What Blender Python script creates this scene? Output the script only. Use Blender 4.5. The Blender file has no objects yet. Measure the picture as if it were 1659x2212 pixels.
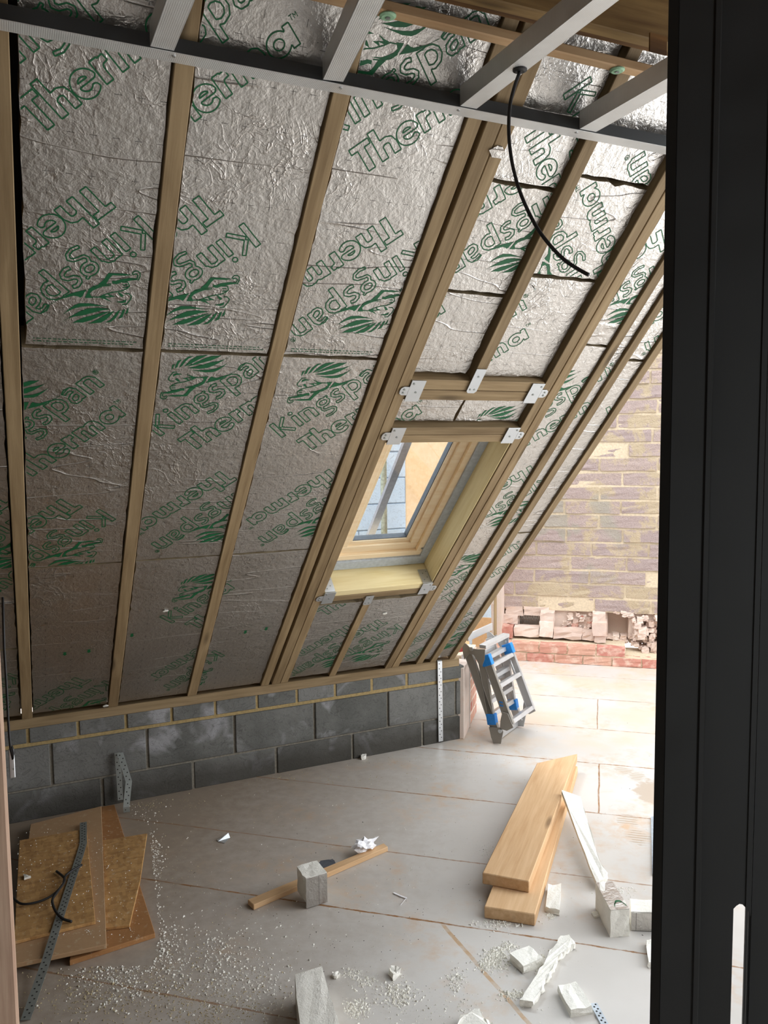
import bpy, bmesh, math, random
import numpy as np
from mathutils import Vector, Matrix
random.seed(7)
sc = bpy.context.scene
COL = sc.collection
R2 = math.sqrt(2.0)

# ------------------------------------------------------------------ camera
# world axes: X runs along the eaves (to the right and away), Y towards the low wall, Z up
FPX, CX, CY, H = 1731.11, 829.5, 1106.0, 1.789
FW = Vector((0.41908811, 0.90396715, -0.08490322))
RT = Vector((0.90681116, -0.42140346, -0.01061339))
UP = Vector((0.04537266, 0.07254324, 0.99633268))
cam_d = bpy.data.cameras.new('camera'); cam = bpy.data.objects.new('camera', cam_d); COL.objects.link(cam)
cam_d.sensor_fit = 'HORIZONTAL'; cam_d.sensor_width = 36.0; cam_d.lens = FPX / 1659 * 36.0
cam_d.clip_start = 0.02; cam_d.clip_end = 200
cam.matrix_world = Matrix(((RT.x, UP.x, -FW.x, 0), (RT.y, UP.y, -FW.y, 0), (RT.z, UP.z, -FW.z, H), (0, 0, 0, 1)))
sc.camera = cam

# ------------------------------------------------------------------ light and exposure
sc.view_settings.view_transform = 'Standard'; sc.view_settings.look = 'None'
sc.view_settings.gamma = 1.0; sc.view_settings.use_curve_mapping = False
sc.view_settings.exposure = 0.38
try:
    sc.cycles.use_denoising = True
    sc.cycles.max_bounces = 9; sc.cycles.diffuse_bounces = 5
    sc.cycles.caustics_reflective = False; sc.cycles.caustics_refractive = False
    sc.cycles.sample_clamp_indirect = 8
except Exception:
    pass
world = bpy.data.worlds.new('overcast_sky'); sc.world = world; world.use_nodes = True
wn = world.node_tree.nodes; wl = world.node_tree.links
bg = wn['Background']
bg.inputs['Color'].default_value = (0.90, 0.95, 1.0, 1); bg.inputs['Strength'].default_value = 2.65
sun_d = bpy.data.lights.new('hazy_sun', 'SUN'); sun_d.energy = 0.4; sun_d.angle = math.radians(14); sun_d.color = (1.0, 0.93, 0.83)
sun = bpy.data.objects.new('hazy_sun', sun_d); COL.objects.link(sun)
sun.rotation_euler = Vector((0.30, 0.42, -0.86)).to_track_quat('-Z', 'Y').to_euler()
def area_lamp(name, loc, direction, sx, sy, power, color=(1, 1, 1), spread=180):
    d = bpy.data.lights.new(name, 'AREA'); d.shape = 'RECTANGLE'; d.size = sx; d.size_y = sy; d.energy = power; d.color = color; d.spread = math.radians(spread)
    o = bpy.data.objects.new(name, d); COL.objects.link(o); o.location = loc
    o.rotation_euler = Vector(direction).to_track_quat('-Z', 'Y').to_euler()
    return o
area_lamp('side_fill', (4.66, 0.85, 1.3), (-1.0, 0.22, -0.05), 2.5, 2.3, 62, (0.95, 0.97, 1.0))  # added fill lamp at the right, out of view
area_lamp('window_fill', (1.75, 5.5, 3.4), (-0.10, -1.0, -1.10), 1.3, 0.9, 16, (0.93, 0.97, 1.0), 50)  # added fill lamp outside above the roof window, boosts the light through it
area_lamp('rear_fill', (-0.9, -3.25, 1.05), (0.35, 1.0, 0.05), 0.9, 1.9, 10, (1.0, 0.96, 0.9))  # added fill lamp behind the camera, lifts the studs and the left side

# ------------------------------------------------------------------ helpers
def ray(x, y): return FW * FPX + RT * (x - CX) - UP * (y - CY)
def on(x, y, n, c):
    n = Vector(n); o = Vector((0, 0, H)); d = ray(x, y)
    return o + d * ((c - n.dot(o)) / n.dot(d))
def G(x, y, z=0.0): return on(x, y, (0, 0, 1), z)
RO = Vector((0, 4.10, 0.50))
RU = Vector((1, 0, 0)); RS = Vector((0, -1 / R2, 1 / R2)); RN = Vector((0, -1 / R2, -1 / R2))   # along eaves, up the slope, into the room
RF = Matrix(((RU.x, RS.x, RN.x, RO.x), (RU.y, RS.y, RN.y, RO.y), (RU.z, RS.z, RN.z, RO.z), (0, 0, 0, 1)))
def us(x, y, t=0.0):
    p = on(x, y, (0, 1, 1), 4.60 + t * R2) - RO
    return p.dot(RU), p.dot(RS)
def rw(u, s, z=0.0): return RF @ Vector((u, s, z))
VD = Vector((math.cos(math.radians(40.17)), -math.sin(math.radians(40.17)), 0))   # along the floor boards / far wall
ND = Vector((math.sin(math.radians(40.17)), math.cos(math.radians(40.17)), 0))    # towards the far wall
WF = Matrix(((VD.x, -ND.x * 0 + 0, 0, 0), (VD.y, 0, 0, 0), (0, 0, 0, 0), (0, 0, 0, 1)))
def frame(o, x, y):
    x = Vector(x).normalized(); y = Vector(y); y = (y - x * y.dot(x)).normalized(); z = x.cross(y)
    return Matrix(((x.x, y.x, z.x, o[0]), (x.y, y.y, z.y, o[1]), (x.z, y.z, z.z, o[2]), (0, 0, 0, 1)))

class MB:
    def __init__(s): s.v = []; s.f = []; s.m = []
    def add(s, vs, fs, mi=0):
        b = len(s.v); s.v += [tuple(v) for v in vs]; s.f += [tuple(i + b for i in f) for f in fs]; s.m += [mi] * len(fs)
    def box(s, a, b, mi=0):
        x0, y0, z0 = a; x1, y1, z1 = b
        s.add([(x0, y0, z0), (x1, y0, z0), (x1, y1, z0), (x0, y1, z0), (x0, y0, z1), (x1, y0, z1), (x1, y1, z1), (x0, y1, z1)],
              [(0, 3, 2, 1), (4, 5, 6, 7), (0, 1, 5, 4), (1, 2, 6, 5), (2, 3, 7, 6), (3, 0, 4, 7)], mi)
    def obox(s, o, ax, ay, az, mi=0):
        o, ax, ay, az = map(Vector, (o, ax, ay, az))
        if ax.cross(ay).dot(az) < 0: o = o + az; az = -az
        s.add([o, o + ax, o + ax + ay, o + ay, o + az, o + ax + az, o + ax + ay + az, o + ay + az],
              [(0, 3, 2, 1), (4, 5, 6, 7), (0, 1, 5, 4), (1, 2, 6, 5), (2, 3, 7, 6), (3, 0, 4, 7)], mi)
    def prism(s, pts, ext, mi=0, mi_top=None):
        pts = [Vector(p) for p in pts]; e = Vector(ext); n = len(pts)
        nn = Vector((0, 0, 0))
        for i in range(n): nn += pts[i].cross(pts[(i + 1) % n])
        if nn.dot(e) < 0: pts.reverse()
        b = len(s.v); s.v += [tuple(p) for p in pts] + [tuple(p + e) for p in pts]
        s.f += [tuple(b + i for i in reversed(range(n))), tuple(b + n + i for i in range(n))]; s.m += [mi, mi if mi_top is None else mi_top]
        for i in range(n):
            j = (i + 1) % n; s.f.append((b + i, b + j, b + n + j, b + n + i)); s.m.append(mi)
    def tube(s, pts, r, k=8, mi=0, cap=True):
        pts = [Vector(p) for p in pts]; n = len(pts); b = len(s.v); ref = None
        for i, p in enumerate(pts):
            d = (pts[min(i + 1, n - 1)] - pts[max(i - 1, 0)]).normalized()
            if ref is None: ref = d.orthogonal().normalized()
            ref = (ref - d * ref.dot(d)).normalized(); bi = d.cross(ref)
            rr = r[i] if isinstance(r, (list, tuple)) else r
            for j in range(k):
                a = 2 * math.pi * j / k; s.v.append(tuple(p + ref * (rr * math.cos(a)) + bi * (rr * math.sin(a))))
        for i in range(n - 1):
            for j in range(k):
                s.f.append((b + i * k + j, b + i * k + (j + 1) % k, b + (i + 1) * k + (j + 1) % k, b + (i + 1) * k + j)); s.m.append(mi)
        if cap:
            s.f.append(tuple(b + j for j in reversed(range(k)))); s.f.append(tuple(b + (n - 1) * k + j for j in range(k))); s.m += [mi, mi]
    def ribbon(s, pts, widths, thick, mi=0):          # flat strip: pts, width vectors, thickness vectors
        b = len(s.v); n = len(pts)
        for p, w, t in zip(pts, widths, thick):
            p, w, t = Vector(p), Vector(w), Vector(t); s.v += [tuple(p - w), tuple(p + w), tuple(p + w + t), tuple(p - w + t)]
        for i in range(n - 1):
            for j in range(4):
                s.f.append((b + 4 * i + j, b + 4 * i + (j + 1) % 4, b + 4 * i + 4 + (j + 1) % 4, b + 4 * i + 4 + j)); s.m.append(mi)
        s.f.append((b + 3, b + 2, b + 1, b)); q = b + 4 * (n - 1); s.f.append((q, q + 1, q + 2, q + 3)); s.m += [mi, mi]
    def mesh(s, name, mats, bevel=0.0, smooth=False, segs=1):
        me = bpy.data.meshes.new(name); me.from_pydata(s.v, [], s.f)
        for m in (mats if isinstance(mats, (list, tuple)) else [mats]): me.materials.append(m)
        me.polygons.foreach_set('material_index', s.m)
        bm = bmesh.new(); bm.from_mesh(me)
        bmesh.ops.recalc_face_normals(bm, faces=bm.faces)
        if bevel > 0:
            es = [e for e in bm.edges if len(e.link_faces) == 2 and e.calc_face_angle(0) > 0.6]
            bmesh.ops.bevel(bm, geom=es, offset=bevel, segments=segs, affect='EDGES', profile=0.6)
        if smooth:
            for f in bm.faces: f.smooth = True
        bm.to_mesh(me); bm.free(); return me
    def build(s, name, mats, parent=None, M=None, bevel=0.0, smooth=False, segs=1):
        o = bpy.data.objects.new(name, s.mesh(name, mats, bevel, smooth, segs)); COL.objects.link(o)
        M = M or Matrix.Identity(4)
        if parent is not None:
            o.parent = parent; o.matrix_basis = WM[parent.name].inverted() @ M
        else: o.matrix_basis = M
        WM[o.name] = M; return o
WM = {}
def tag(o, label=None, cat=None, group=None, kind=None):
    if label: o['label'] = label
    if cat: o['category'] = cat
    if group: o['group'] = group
    if kind: o['kind'] = kind
    return o
def empty(name, M):
    o = bpy.data.objects.new(name, None); COL.objects.link(o)
    o.matrix_basis = M if isinstance(M, Matrix) else Matrix.Translation(M); WM[o.name] = o.matrix_basis.copy(); o.empty_display_size = 0.05
    return o
def roughen(o, amt, cuts=2, seed=0, scale=30.0):
    """break straight foam / rubble edges: subdivide and push vertices about"""
    rnd = random.Random(seed); me = o.data; bm = bmesh.new(); bm.from_mesh(me)
    bmesh.ops.subdivide_edges(bm, edges=bm.edges[:], cuts=cuts, use_grid_fill=True)
    for v in bm.verts: v.co += Vector((rnd.gauss(0, amt), rnd.gauss(0, amt), rnd.gauss(0, amt)))
    bm.to_mesh(me); bm.free()

# ------------------------------------------------------------------ materials
def hexc(h, k=1.0):
    c = [int(h[i:i + 2], 16) / 255 for i in (0, 2, 4)]
    return tuple((x / 12.92 if x <= .04045 else ((x + .055) / 1.055) ** 2.4) * k for x in c) + (1.0,)
class NT:
    def __init__(s, name):
        s.m = bpy.data.materials.new(name); s.m.use_nodes = True; s.n = s.m.node_tree.nodes; s.l = s.m.node_tree.links
        s.b = s.n['Principled BSDF']
    def node(s, t, ins=None, **kw):
        n = s.n.new(t)
        for k, v in kw.items(): setattr(n, k, v)
        for k, v in (ins or {}).items():
            if isinstance(v, bpy.types.NodeSocket): s.l.new(v, n.inputs[k])
            else: n.inputs[k].default_value = v
        return n
    def math(s, op, a, b=0.0, c=0.0): return s.node('ShaderNodeMath', {0: a, 1: b, 2: c}, operation=op).outputs[0]
    def noise(s, vec, scale, detail=3.0, rough=0.5, dist=0.0):
        return s.node('ShaderNodeTexNoise', {'Vector': vec, 'Scale': scale, 'Detail': detail, 'Roughness': rough, 'Distortion': dist}).outputs[0]
    def ramp(s, fac, stops, interp='LINEAR'):
        n = s.node('ShaderNodeValToRGB', {'Fac': fac}); n.color_ramp.interpolation = interp; e = n.color_ramp.elements
        while len(e) < len(stops): e.new(0.5)
        for i, (p, c) in enumerate(stops): e[i].position = p; e[i].color = c if len(c) == 4 else tuple(c) + (1,)
        return n.outputs[0]
    def mapr(s, v, a, b, c=0.0, d=1.0): return s.node('ShaderNodeMapRange', {0: v, 1: a, 2: b, 3: c, 4: d}).outputs[0]
    def mix(s, f, a, b, mode='MIX'):
        n = s.node('ShaderNodeMix', None, data_type='RGBA', blend_type=mode)
        for i, v in ((0, f), (6, a), (7, b)):
            if isinstance(v, bpy.types.NodeSocket): s.l.new(v, n.inputs[i])
            else: n.inputs[i].default_value = v
        return n.outputs[2]
    def obj(s): return s.node('ShaderNodeTexCoord').outputs['Object']
    def map(s, vec, scale=(1, 1, 1), loc=(0, 0, 0), rot=(0, 0, 0)): return s.node('ShaderNodeMapping', {'Vector': vec, 'Location': loc, 'Rotation': rot, 'Scale': scale}).outputs[0]
    def rnd(s): return s.node('ShaderNodeObjectInfo').outputs['Random']
    def island(s): return s.node('ShaderNodeNewGeometry').outputs['Random Per Island']
    def sep(s, v): return s.node('ShaderNodeSeparateXYZ', {0: v}).outputs
    def shift(s, vec, k=37.0):
        r = s.math('MULTIPLY', s.rnd(), k)
        return s.node('ShaderNodeVectorMath', {0: vec, 1: s.node('ShaderNodeCombineXYZ', {0: r, 1: r, 2: r}).outputs[0]}, operation='ADD').outputs[0]
    def bump(s, h, strength=0.3, dist=0.01, normal=None):
        ins = {'Height': h, 'Strength': strength, 'Distance': dist}
        if normal is not None: ins['Normal'] = normal
        return s.node('ShaderNodeBump', ins).outputs[0]
    def set(s, color=None, rough=None, metal=None, normal=None, **kw):
        for k, v in (('Base Color', color), ('Roughness', rough), ('Metallic', metal), ('Normal', normal)):
            if v is None: continue
            if isinstance(v, bpy.types.NodeSocket): s.l.new(v, s.b.inputs[k])
            else: s.b.inputs[k].default_value = v
        for k, v in kw.items(): s.b.inputs[k].default_value = v
        return s.m
def plain(name, color, rough=0.6, metal=0.0, bump=0.0, scale=60.0, var=0.12):
    t = NT(name); v = t.shift(t.obj()); n = t.noise(v, scale, 4)
    c = t.mix(t.mapr(n, .3, .7), tuple(x * (1 - var) for x in color[:3]) + (1,), tuple(min(1, x * (1 + var)) for x in color[:3]) + (1,))
    return t.set(c, rough, metal, t.bump(n, bump, .004) if bump else None)
def wood(name, light, dark, knots=True, rough=0.7, scale=1.0):
    t = NT(name); v = t.shift(t.obj(), 53.0)
    g = t.map(v, (1.6 * scale, 34 * scale, 34 * scale))
    w = t.noise(t.map(v, (1.2, 12, 12)), 2.2, 3, .5, .6)
    gr = t.noise(g, 2.0, 5, .6, .25)
    f = t.math('ADD', t.math('MULTIPLY', w, .55), t.math('MULTIPLY', gr, .45))
    c = t.ramp(t.mapr(f, .32, .68), [(0, dark), (.5, tuple((a + b) / 2 for a, b in zip(light, dark))), (1, light)])
    if knots:
        k = t.node('ShaderNodeTexVoronoi', {'Vector': t.map(v, (1.9, 9, 9)), 'Scale': 1.0, 'Randomness': 1.0}).outputs['Distance']
        kk = t.mapr(k, .05, .15, 1.0, 0.0)
        c = t.mix(t.math('MULTIPLY', kk, .75), c, tuple(x * .35 for x in dark[:3]) + (1,))
    br = t.mapr(t.rnd(), 0, 1, .86, 1.12)
    c = t.mix(1.0, c, t.node('ShaderNodeCombineColor', {0: br, 1: br, 2: br}).outputs[0], 'MULTIPLY')
    return t.set(c, rough, 0, t.bump(gr, .25, .003), **{'Specular IOR Level': .3})
M_RAFT = wood('treated_timber', hexc('a8916e'), hexc('7c6648'))
M_PALE = wood('pale_pine', hexc('ecdcae'), hexc('d6c088'))
M_PLANK = wood('new_softwood', hexc('d6b48c'), hexc('bd966c'))
M_BEAM = wood('beam_wood', hexc('9c8052'), hexc('6d5230')); M_DARKW = wood('dark_beam_wood', hexc('7d5a30'), hexc('4a3015'))
M_ROUGHW = wood('rough_sawn_wood', hexc('d6b9a0'), hexc('a98671'), knots=False)
M_PINE = wood('varnished_pine', hexc('f8e6c6'), hexc('ecd0a4'), knots=False, rough=.35)

def foil_mat():
    t = NT('foil_facing'); o = t.obj(); v = t.shift(o, 61.0)
    n1 = t.noise(v, 60, 4, .6); n2 = t.noise(v, 17, 3, .55, .5)
    def ridge(n, p): return t.math('POWER', t.math('SUBTRACT', 1.0, t.math('ABSOLUTE', t.math('MULTIPLY_ADD', n, 2.0, -1.0))), p)
    r1 = ridge(t.noise(v, 19, 3, .5, .9), 14.0); r3 = ridge(t.noise(t.map(v, (1, 1, 1), rot=(0, 0, .7)), 7, 4, .6, .6), 34.0)
    r2 = ridge(t.noise(t.map(v, (.7, 5.5, 1.0)), 1.5, 2, .35, .08), 150.0)
    gate = t.mapr(t.noise(v, 4.0, 2), .46, .62); gate2 = t.mapr(t.noise(v, 2.1, 2), .45, .55)
    h = t.math('ADD', t.math('MULTIPLY', n1, .50), t.math('MULTIPLY', n2, .55))
    h = t.math('ADD', h, t.math('MULTIPLY', t.math('MULTIPLY', r1, gate), .12)); h = t.math('ADD', h, t.math('MULTIPLY', t.math('MULTIPLY', r2, gate2), .42))
    h = t.math('ADD', h, t.math('MULTIPLY', t.math('MULTIPLY', r3, gate), .20))
    x, y, z = t.sep(t.map(v, (1, 1, 1), (.013, .021, 0)))
    def near(c, per, w): return t.math('LESS_THAN', t.math('PINGPONG', c, per / 2), w)
    hor = t.math('MULTIPLY', near(y, .104, .0008), near(x, .052, .009)); ver = t.math('MULTIPLY', near(x, .104, .0008), near(y, .052, .009))
    mk = t.math('MULTIPLY', t.math('MAXIMUM', hor, ver), .75)
    dirt = t.mapr(t.noise(v, 2.3, 3), .35, .7)
    c = t.mix(dirt, hexc('bcb7b1'), hexc('c9c5c0'))
    c = t.mix(mk, c, hexc('3a3a36'))
    return t.set(c, t.mapr(n2, .3, .7, .27, .40), .95, t.bump(h, .6, .011))
M_FOIL = foil_mat()
M_INK = plain('green_print', hexc('0a6238'), .5, 0, 0, 40, .05)
M_INKD = plain('dark_green_print', hexc('1d4a35'), .5, 0, 0, 40, .05)
def foam_mat(name, a, b, bump=.6):
    t = NT(name); v = t.shift(t.obj()); n = t.noise(v, 90, 5, .7); n2 = t.noise(v, 18, 3)
    return t.set(t.mix(t.mapr(n2, .3, .7), a, b), .9, 0, t.bump(n, bump, .006), **{'Specular IOR Level': .15})
M_FOAM = foam_mat('white_foam', hexc('e9e6dc'), hexc('f6f3ea')); M_FOAMD = foam_mat('dirty_cut_foam', hexc('83745a'), hexc('9f9074')); M_FOAMY = foam_mat('aged_foam', hexc('a89772'), hexc('c9bb98'))
def steel_mat(name, col, rough, knurl=False, metal=.9):
    t = NT(name); o = t.obj(); v = t.shift(o); n = t.noise(v, 25, 3); h = t.noise(v, 200, 2)
    st = .05
    if knurl:
        x, y, z = t.sep(o)
        h = t.math('ADD', t.math('PINGPONG', x, .0022), t.math('PINGPONG', y, .0022)); h = t.math('MULTIPLY', h, 300.0); st = .35
    return t.set(t.mix(n, tuple(c * .85 for c in col[:3]) + (1,), col), t.mapr(n, .3, .7, rough - .06, rough + .06), metal, t.bump(h, st, .001))
M_STEEL = steel_mat('galvanised_steel', hexc('f0f1f0'), .40, True, .5)
M_PLATE = steel_mat('galvanised_plate', hexc('cfd2d4'), .38)
M_DKSTEEL = steel_mat('weathered_strap_steel', hexc('a5aaa6'), .5, False, .75)
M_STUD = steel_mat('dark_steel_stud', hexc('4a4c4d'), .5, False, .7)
M_ALU = steel_mat('aluminium', hexc('c8c7c6'), .42, False, .6)
M_ALUSHADE = steel_mat('shaded_aluminium', hexc('9a948b'), .55, False, .35)  # copy of the ladder aluminium with near-side shade put into the colour
M_BLUE = plain('blue_plastic', hexc('1f7fd0'), .4); M_RED = plain('red_plastic', hexc('a8302a'), .5)
M_BLACK = plain('black_rubber', hexc('1b1b1c'), .55); M_HOLE = plain('punched_hole_dark', hexc('1e1c1a'), .9)
M_GREYP = plain('grey_plastic_collar', hexc('b4bdc5'), .45, 0, .05); M_GASKET = plain('grey_gasket', hexc('55585c'), .5)
M_MORTY = plain('sandy_mortar', hexc('a08a5e'), .95, 0, .5, 70, .2)
M_WHITEP = plain('white_paper', hexc('f2f1f4'), .8); M_SLATE = plain('slate_grey_foam', hexc('4e5158'), .85, 0, .3)
M_GREENW = plain('green_washer_plastic', hexc('9fc9a4'), .45)
M_SHADOWW = plain('dark_backing_board', hexc('4a4238'), .9)

def block_mat(name, a, b, white, amt, stain=True):
    t = NT(name); o = t.obj(); isl = t.island(); v = o
    n = t.noise(v, 5, 4, .6); n2 = t.noise(v, 60, 4, .65); sw = t.noise(t.map(v, (9, 9, 16), rot=(0, .6, 0)), 1.0, 2, .4, 3.2)
    c = t.mix(t.mapr(t.math('ADD', t.math('MULTIPLY', n, .7), t.math('MULTIPLY', isl, .3)), .3, .7), a, b)
    wh = t.math('MULTIPLY', t.mapr(t.noise(v, 4.2, 3, .6, .6), .56, .68), amt)
    c = t.mix(wh, c, white)
    ln = t.math('POWER', t.math('SUBTRACT', 1.0, t.math('ABSOLUTE', t.math('MULTIPLY_ADD', sw, 2.0, -1.0))), 40.0)
    c = t.mix(t.math('MULTIPLY', ln, .45), c, tuple(x * .3 for x in a[:3]) + (1,))
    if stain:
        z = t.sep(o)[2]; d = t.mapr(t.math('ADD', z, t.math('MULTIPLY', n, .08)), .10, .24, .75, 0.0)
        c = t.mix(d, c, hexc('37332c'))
    return t.set(c, .92, 0, t.bump(t.math('ADD', n2, t.math('MULTIPLY', ln, -.3)), .5, .005), **{'Specular IOR Level': .2})
M_BLOCK = block_mat('grey_concrete_block', hexc('5c5c58'), hexc('7c7b77'), hexc('a5a4a6'), .7)
M_BED = plain('damp_mortar', hexc('7c766a'), .95, 0, .5, 70, .25)
def farwall_mat():
    t = NT('old_block_face'); o = t.obj(); isl = t.island()
    n = t.noise(o, 4.2, 6, .68, .3); gr = t.noise(o, 120, 4, .7); gr2 = t.noise(o, 35, 3)
    c = t.mix(isl, hexc('c8b3aa'), hexc('bba8a4')); c = t.mix(t.mapr(gr, .45, .75), c, hexc('a49390'))
    c = t.mix(t.mapr(n, .50, .57), c, hexc('cbb89c'))
    pat = t.math('MULTIPLY', t.mapr(t.noise(o, 1.7, 3, .55, .5), .55, .60), t.mapr(t.sep(o)[2], .55, .8)); pat = t.math('MULTIPLY', pat, t.mapr(t.sep(o)[2], 1.5, 1.3))
    c = t.mix(t.math('MULTIPLY', pat, .85), c, hexc('b3ab9e'))
    return t.set(c, .95, 0, t.bump(t.math('ADD', gr, gr2), 1.0, .014), **{'Specular IOR Level': .15})
M_FARB = farwall_mat(); M_FARM = plain('yellow_mortar', hexc('cdbca2'), .95, 0, .6, 60, .12)
def brick_mat(name, a, b):
    t = NT(name); o = t.obj(); isl = t.island(); n = t.noise(o, 14, 4, .6); g = t.noise(o, 120, 3)
    c = t.mix(isl, a, b); c = t.mix(t.mapr(n, .5, .75), c, hexc('d9bfae'))
    return t.set(c, .9, 0, t.bump(g, .4, .004), **{'Specular IOR Level': .2})
M_BRICK = brick_mat('red_brick', hexc('b5766a'), hexc('c39884')); M_RUBBLE = brick_mat('broken_masonry', hexc('c4aea2'), hexc('e0d0c4'))
def osb_mat(name, a, b, k):
    t = NT(name); v = t.shift(t.obj())
    vo = t.node('ShaderNodeTexVoronoi', {'Vector': t.map(v, (26, 70, 40), rot=(0, 0, .5)), 'Scale': 1.0}); r = t.sep(vo.outputs['Color'])[0]
    vo2 = t.node('ShaderNodeTexVoronoi', {'Vector': t.map(v, (70, 24, 40), rot=(0, 0, .3)), 'Scale': 1.0}); r2 = t.sep(vo2.outputs['Color'])[0]
    f = t.math('ADD', t.math('MULTIPLY', r, .5), t.math('MULTIPLY', r2, .5))
    n = t.noise(v, 6, 4); d = t.mapr(t.noise(v, 45, 4, .7), .58, .68)
    c = t.ramp(f, [(0, a), (.5, tuple((x + y) / 2 for x, y in zip(a, b))), (1, b)]); c = t.mix(k, tuple((x + y) / 2 for x, y in zip(a, b)), c)
    c = t.mix(t.math('MULTIPLY', d, .5), c, hexc('cdb99a'))
    return t.set(c, .8, 0, t.bump(f, .15, .003))
M_OSB = osb_mat('strand_board', hexc('9a7040'), hexc('cda066'), 1.0); M_PLY = osb_mat('chip_board', hexc('a98560'), hexc('bd9a74'), .25); M_PLYD = osb_mat('brown_chip_board', hexc('94653a'), hexc('b07f4e'), .4)

def floor_mat():
    t = NT('floor_boarding'); o = t.obj()          # object frame: x along the boards, y towards the far wall
    x, y, z = t.sep(o); wob = t.math('MULTIPLY', t.math('SUBTRACT', t.noise(o, 6, 3), .5), .012)
    yy = t.math('ADD', y, wob); xx = t.math('ADD', x, wob)
    br = t.noise(o, 3.1, 3); br2 = t.noise(o, 19, 4, .6)
    ln = None
    for p, k in ((2.807, 1.0), (3.267, .8), (3.868, .9), (4.487, 1.0), (5.04, .8), (5.648, .8), (6.19, .6), (2.2, .8), (1.6, .8)):
        w = t.math('MULTIPLY_ADD', t.mapr(br2, .35, .75), .0052, .0018)
        q = t.math('MULTIPLY', t.math('LESS_THAN', t.math('ABSOLUTE', t.math('SUBTRACT', yy, p)), w), k)
        ln = q if ln is None else t.math('MAXIMUM', ln, q)
    def seg(c, p, w, a, lo, hi): 
        q = t.math('LESS_THAN', t.math('ABSOLUTE', t.math('SUBTRACT', c, p)), w)
        return t.math('MULTIPLY', q, t.math('MULTIPLY', t.math('GREATER_THAN', a, lo), t.math('LESS_THAN', a, hi)))
    for s in (seg(xx, 0.0, .004, y, 3.868, 4.487), seg(xx, -.015, .003, y, 5.04, 5.648)):
        ln = t.math('MAXIMUM', ln, s)
    dg = t.math('MULTIPLY_ADD', x, -.86, t.math('MULTIPLY', y, -.65)); dq = t.math('ADD', t.math('MULTIPLY_ADD', x, 1.235, y), t.math('MULTIPLY', wob, 1.6))
    dl = t.math('MULTIPLY', t.math('LESS_THAN', t.math('ABSOLUTE', t.math('SUBTRACT', dq, 2.115)), .012), t.math('LESS_THAN', y, 2.80))
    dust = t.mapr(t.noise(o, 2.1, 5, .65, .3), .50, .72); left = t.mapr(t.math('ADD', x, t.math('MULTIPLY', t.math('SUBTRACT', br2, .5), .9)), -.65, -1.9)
    near = t.mapr(y, 6.0, 4.6)
    c = t.mix(br, hexc('bdb8b1'), hexc('cfcbc6'))
    tan = t.math('MULTIPLY', dust, t.mapr(br2, .4, .62)); tan = t.math('MULTIPLY', tan, .8)
    c = t.mix(tan, c, hexc('c39c72'))
    c = t.mix(t.math('MULTIPLY', left, .85), c, t.mix(br2, hexc('8a7967'), hexc('a8937c')))  # brown sawdust dirt, deepened in colour for the light falling off leftwards
    far = t.math('MULTIPLY', t.mapr(y, 4.45, 4.9), t.mapr(t.noise(o, 2.6, 4, .6), .44, .62)); c = t.mix(t.math('MULTIPLY', far, .55), c, hexc('d2b99c'))
    # wet boot marks
    for px, py, r in ((.13, 4.42, .05), (.20, 4.36, .055), (.30, 4.17, .13), (.14, 3.83, .055), (.17, 3.68, .06), (.25, 3.40, .04)):
        d = t.math('SQRT', t.math('ADD', t.math('POWER', t.math('SUBTRACT', x, px), 2.0), t.math('POWER', t.math('MULTIPLY', t.math('SUBTRACT', y, py), .8), 2.0)))
        q = t.mapr(t.math('ADD', d, t.math('MULTIPLY', t.math('SUBTRACT', br2, .5), .12)), r, r - .02)
        tread = t.mapr(t.math('PINGPONG', y, .011), .003, .006) if r < .1 else .9
        c = t.mix(t.math('MULTIPLY', t.math('MULTIPLY', q, tread), .75), c, hexc('a8937c'))
    c = t.mix(t.math('MULTIPLY', dl, t.mapr(br2, .3, .6, .2, .8)), c, hexc('b38f63'))
    c = t.mix(t.math('MULTIPLY', ln, t.mapr(br2, .25, .6, .45, 1.0)), c, t.mix(br, hexc('6f5136'), hexc('a8794c')))
    return t.set(c, t.mapr(dust, 0, 1, .38, .62), 0, t.bump(t.math('ADD', t.math('MULTIPLY', ln, -1.0), t.math('MULTIPLY', t.noise(o, 90, 3), .12)), .4, .004), **{'Specular IOR Level': .38})
M_FLOOR = floor_mat()
t = NT('window_glass'); M_GLASS = t.m
gl = t.node('ShaderNodeBsdfGlass', {'IOR': 1.05, 'Roughness': 0.0, 'Color': (.93, .97, 1, 1)}); gs = t.node('ShaderNodeBsdfGlossy', {'Roughness': .02})
tr = t.node('ShaderNodeBsdfTransparent', {'Color': (.93, .97, 1, 1)}); mx = t.node('ShaderNodeMixShader', {0: .07, 1: tr.outputs[0], 2: gs.outputs[0]})
t.l.new(mx.outputs[0], t.n['Material Output'].inputs[0])
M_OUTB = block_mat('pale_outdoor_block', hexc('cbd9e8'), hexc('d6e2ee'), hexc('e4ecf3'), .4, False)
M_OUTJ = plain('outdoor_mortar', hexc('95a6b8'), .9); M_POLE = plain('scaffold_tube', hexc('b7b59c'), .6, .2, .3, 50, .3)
M_OUTOSB = osb_mat('orange_site_board', hexc('d6a878'), hexc('e6bf92'), .6); M_GROUND = plain('site_ground', hexc('a8a29a'), .95, 0, .5, 8, .2)
M_BARGREY = plain('grey_bar', hexc('9a979c'), .6)

# ------------------------------------------------------------------ the setting: floor, walls, ceiling
f = MB(); f.box((-7.5, -4.5, -.25), (8.0, 6.9, 0.0))
FLM = frame((0, 0, 0), VD, ND)
floor = f.build('floor', M_FLOOR, None, FLM); tag(floor, kind='structure')

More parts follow.
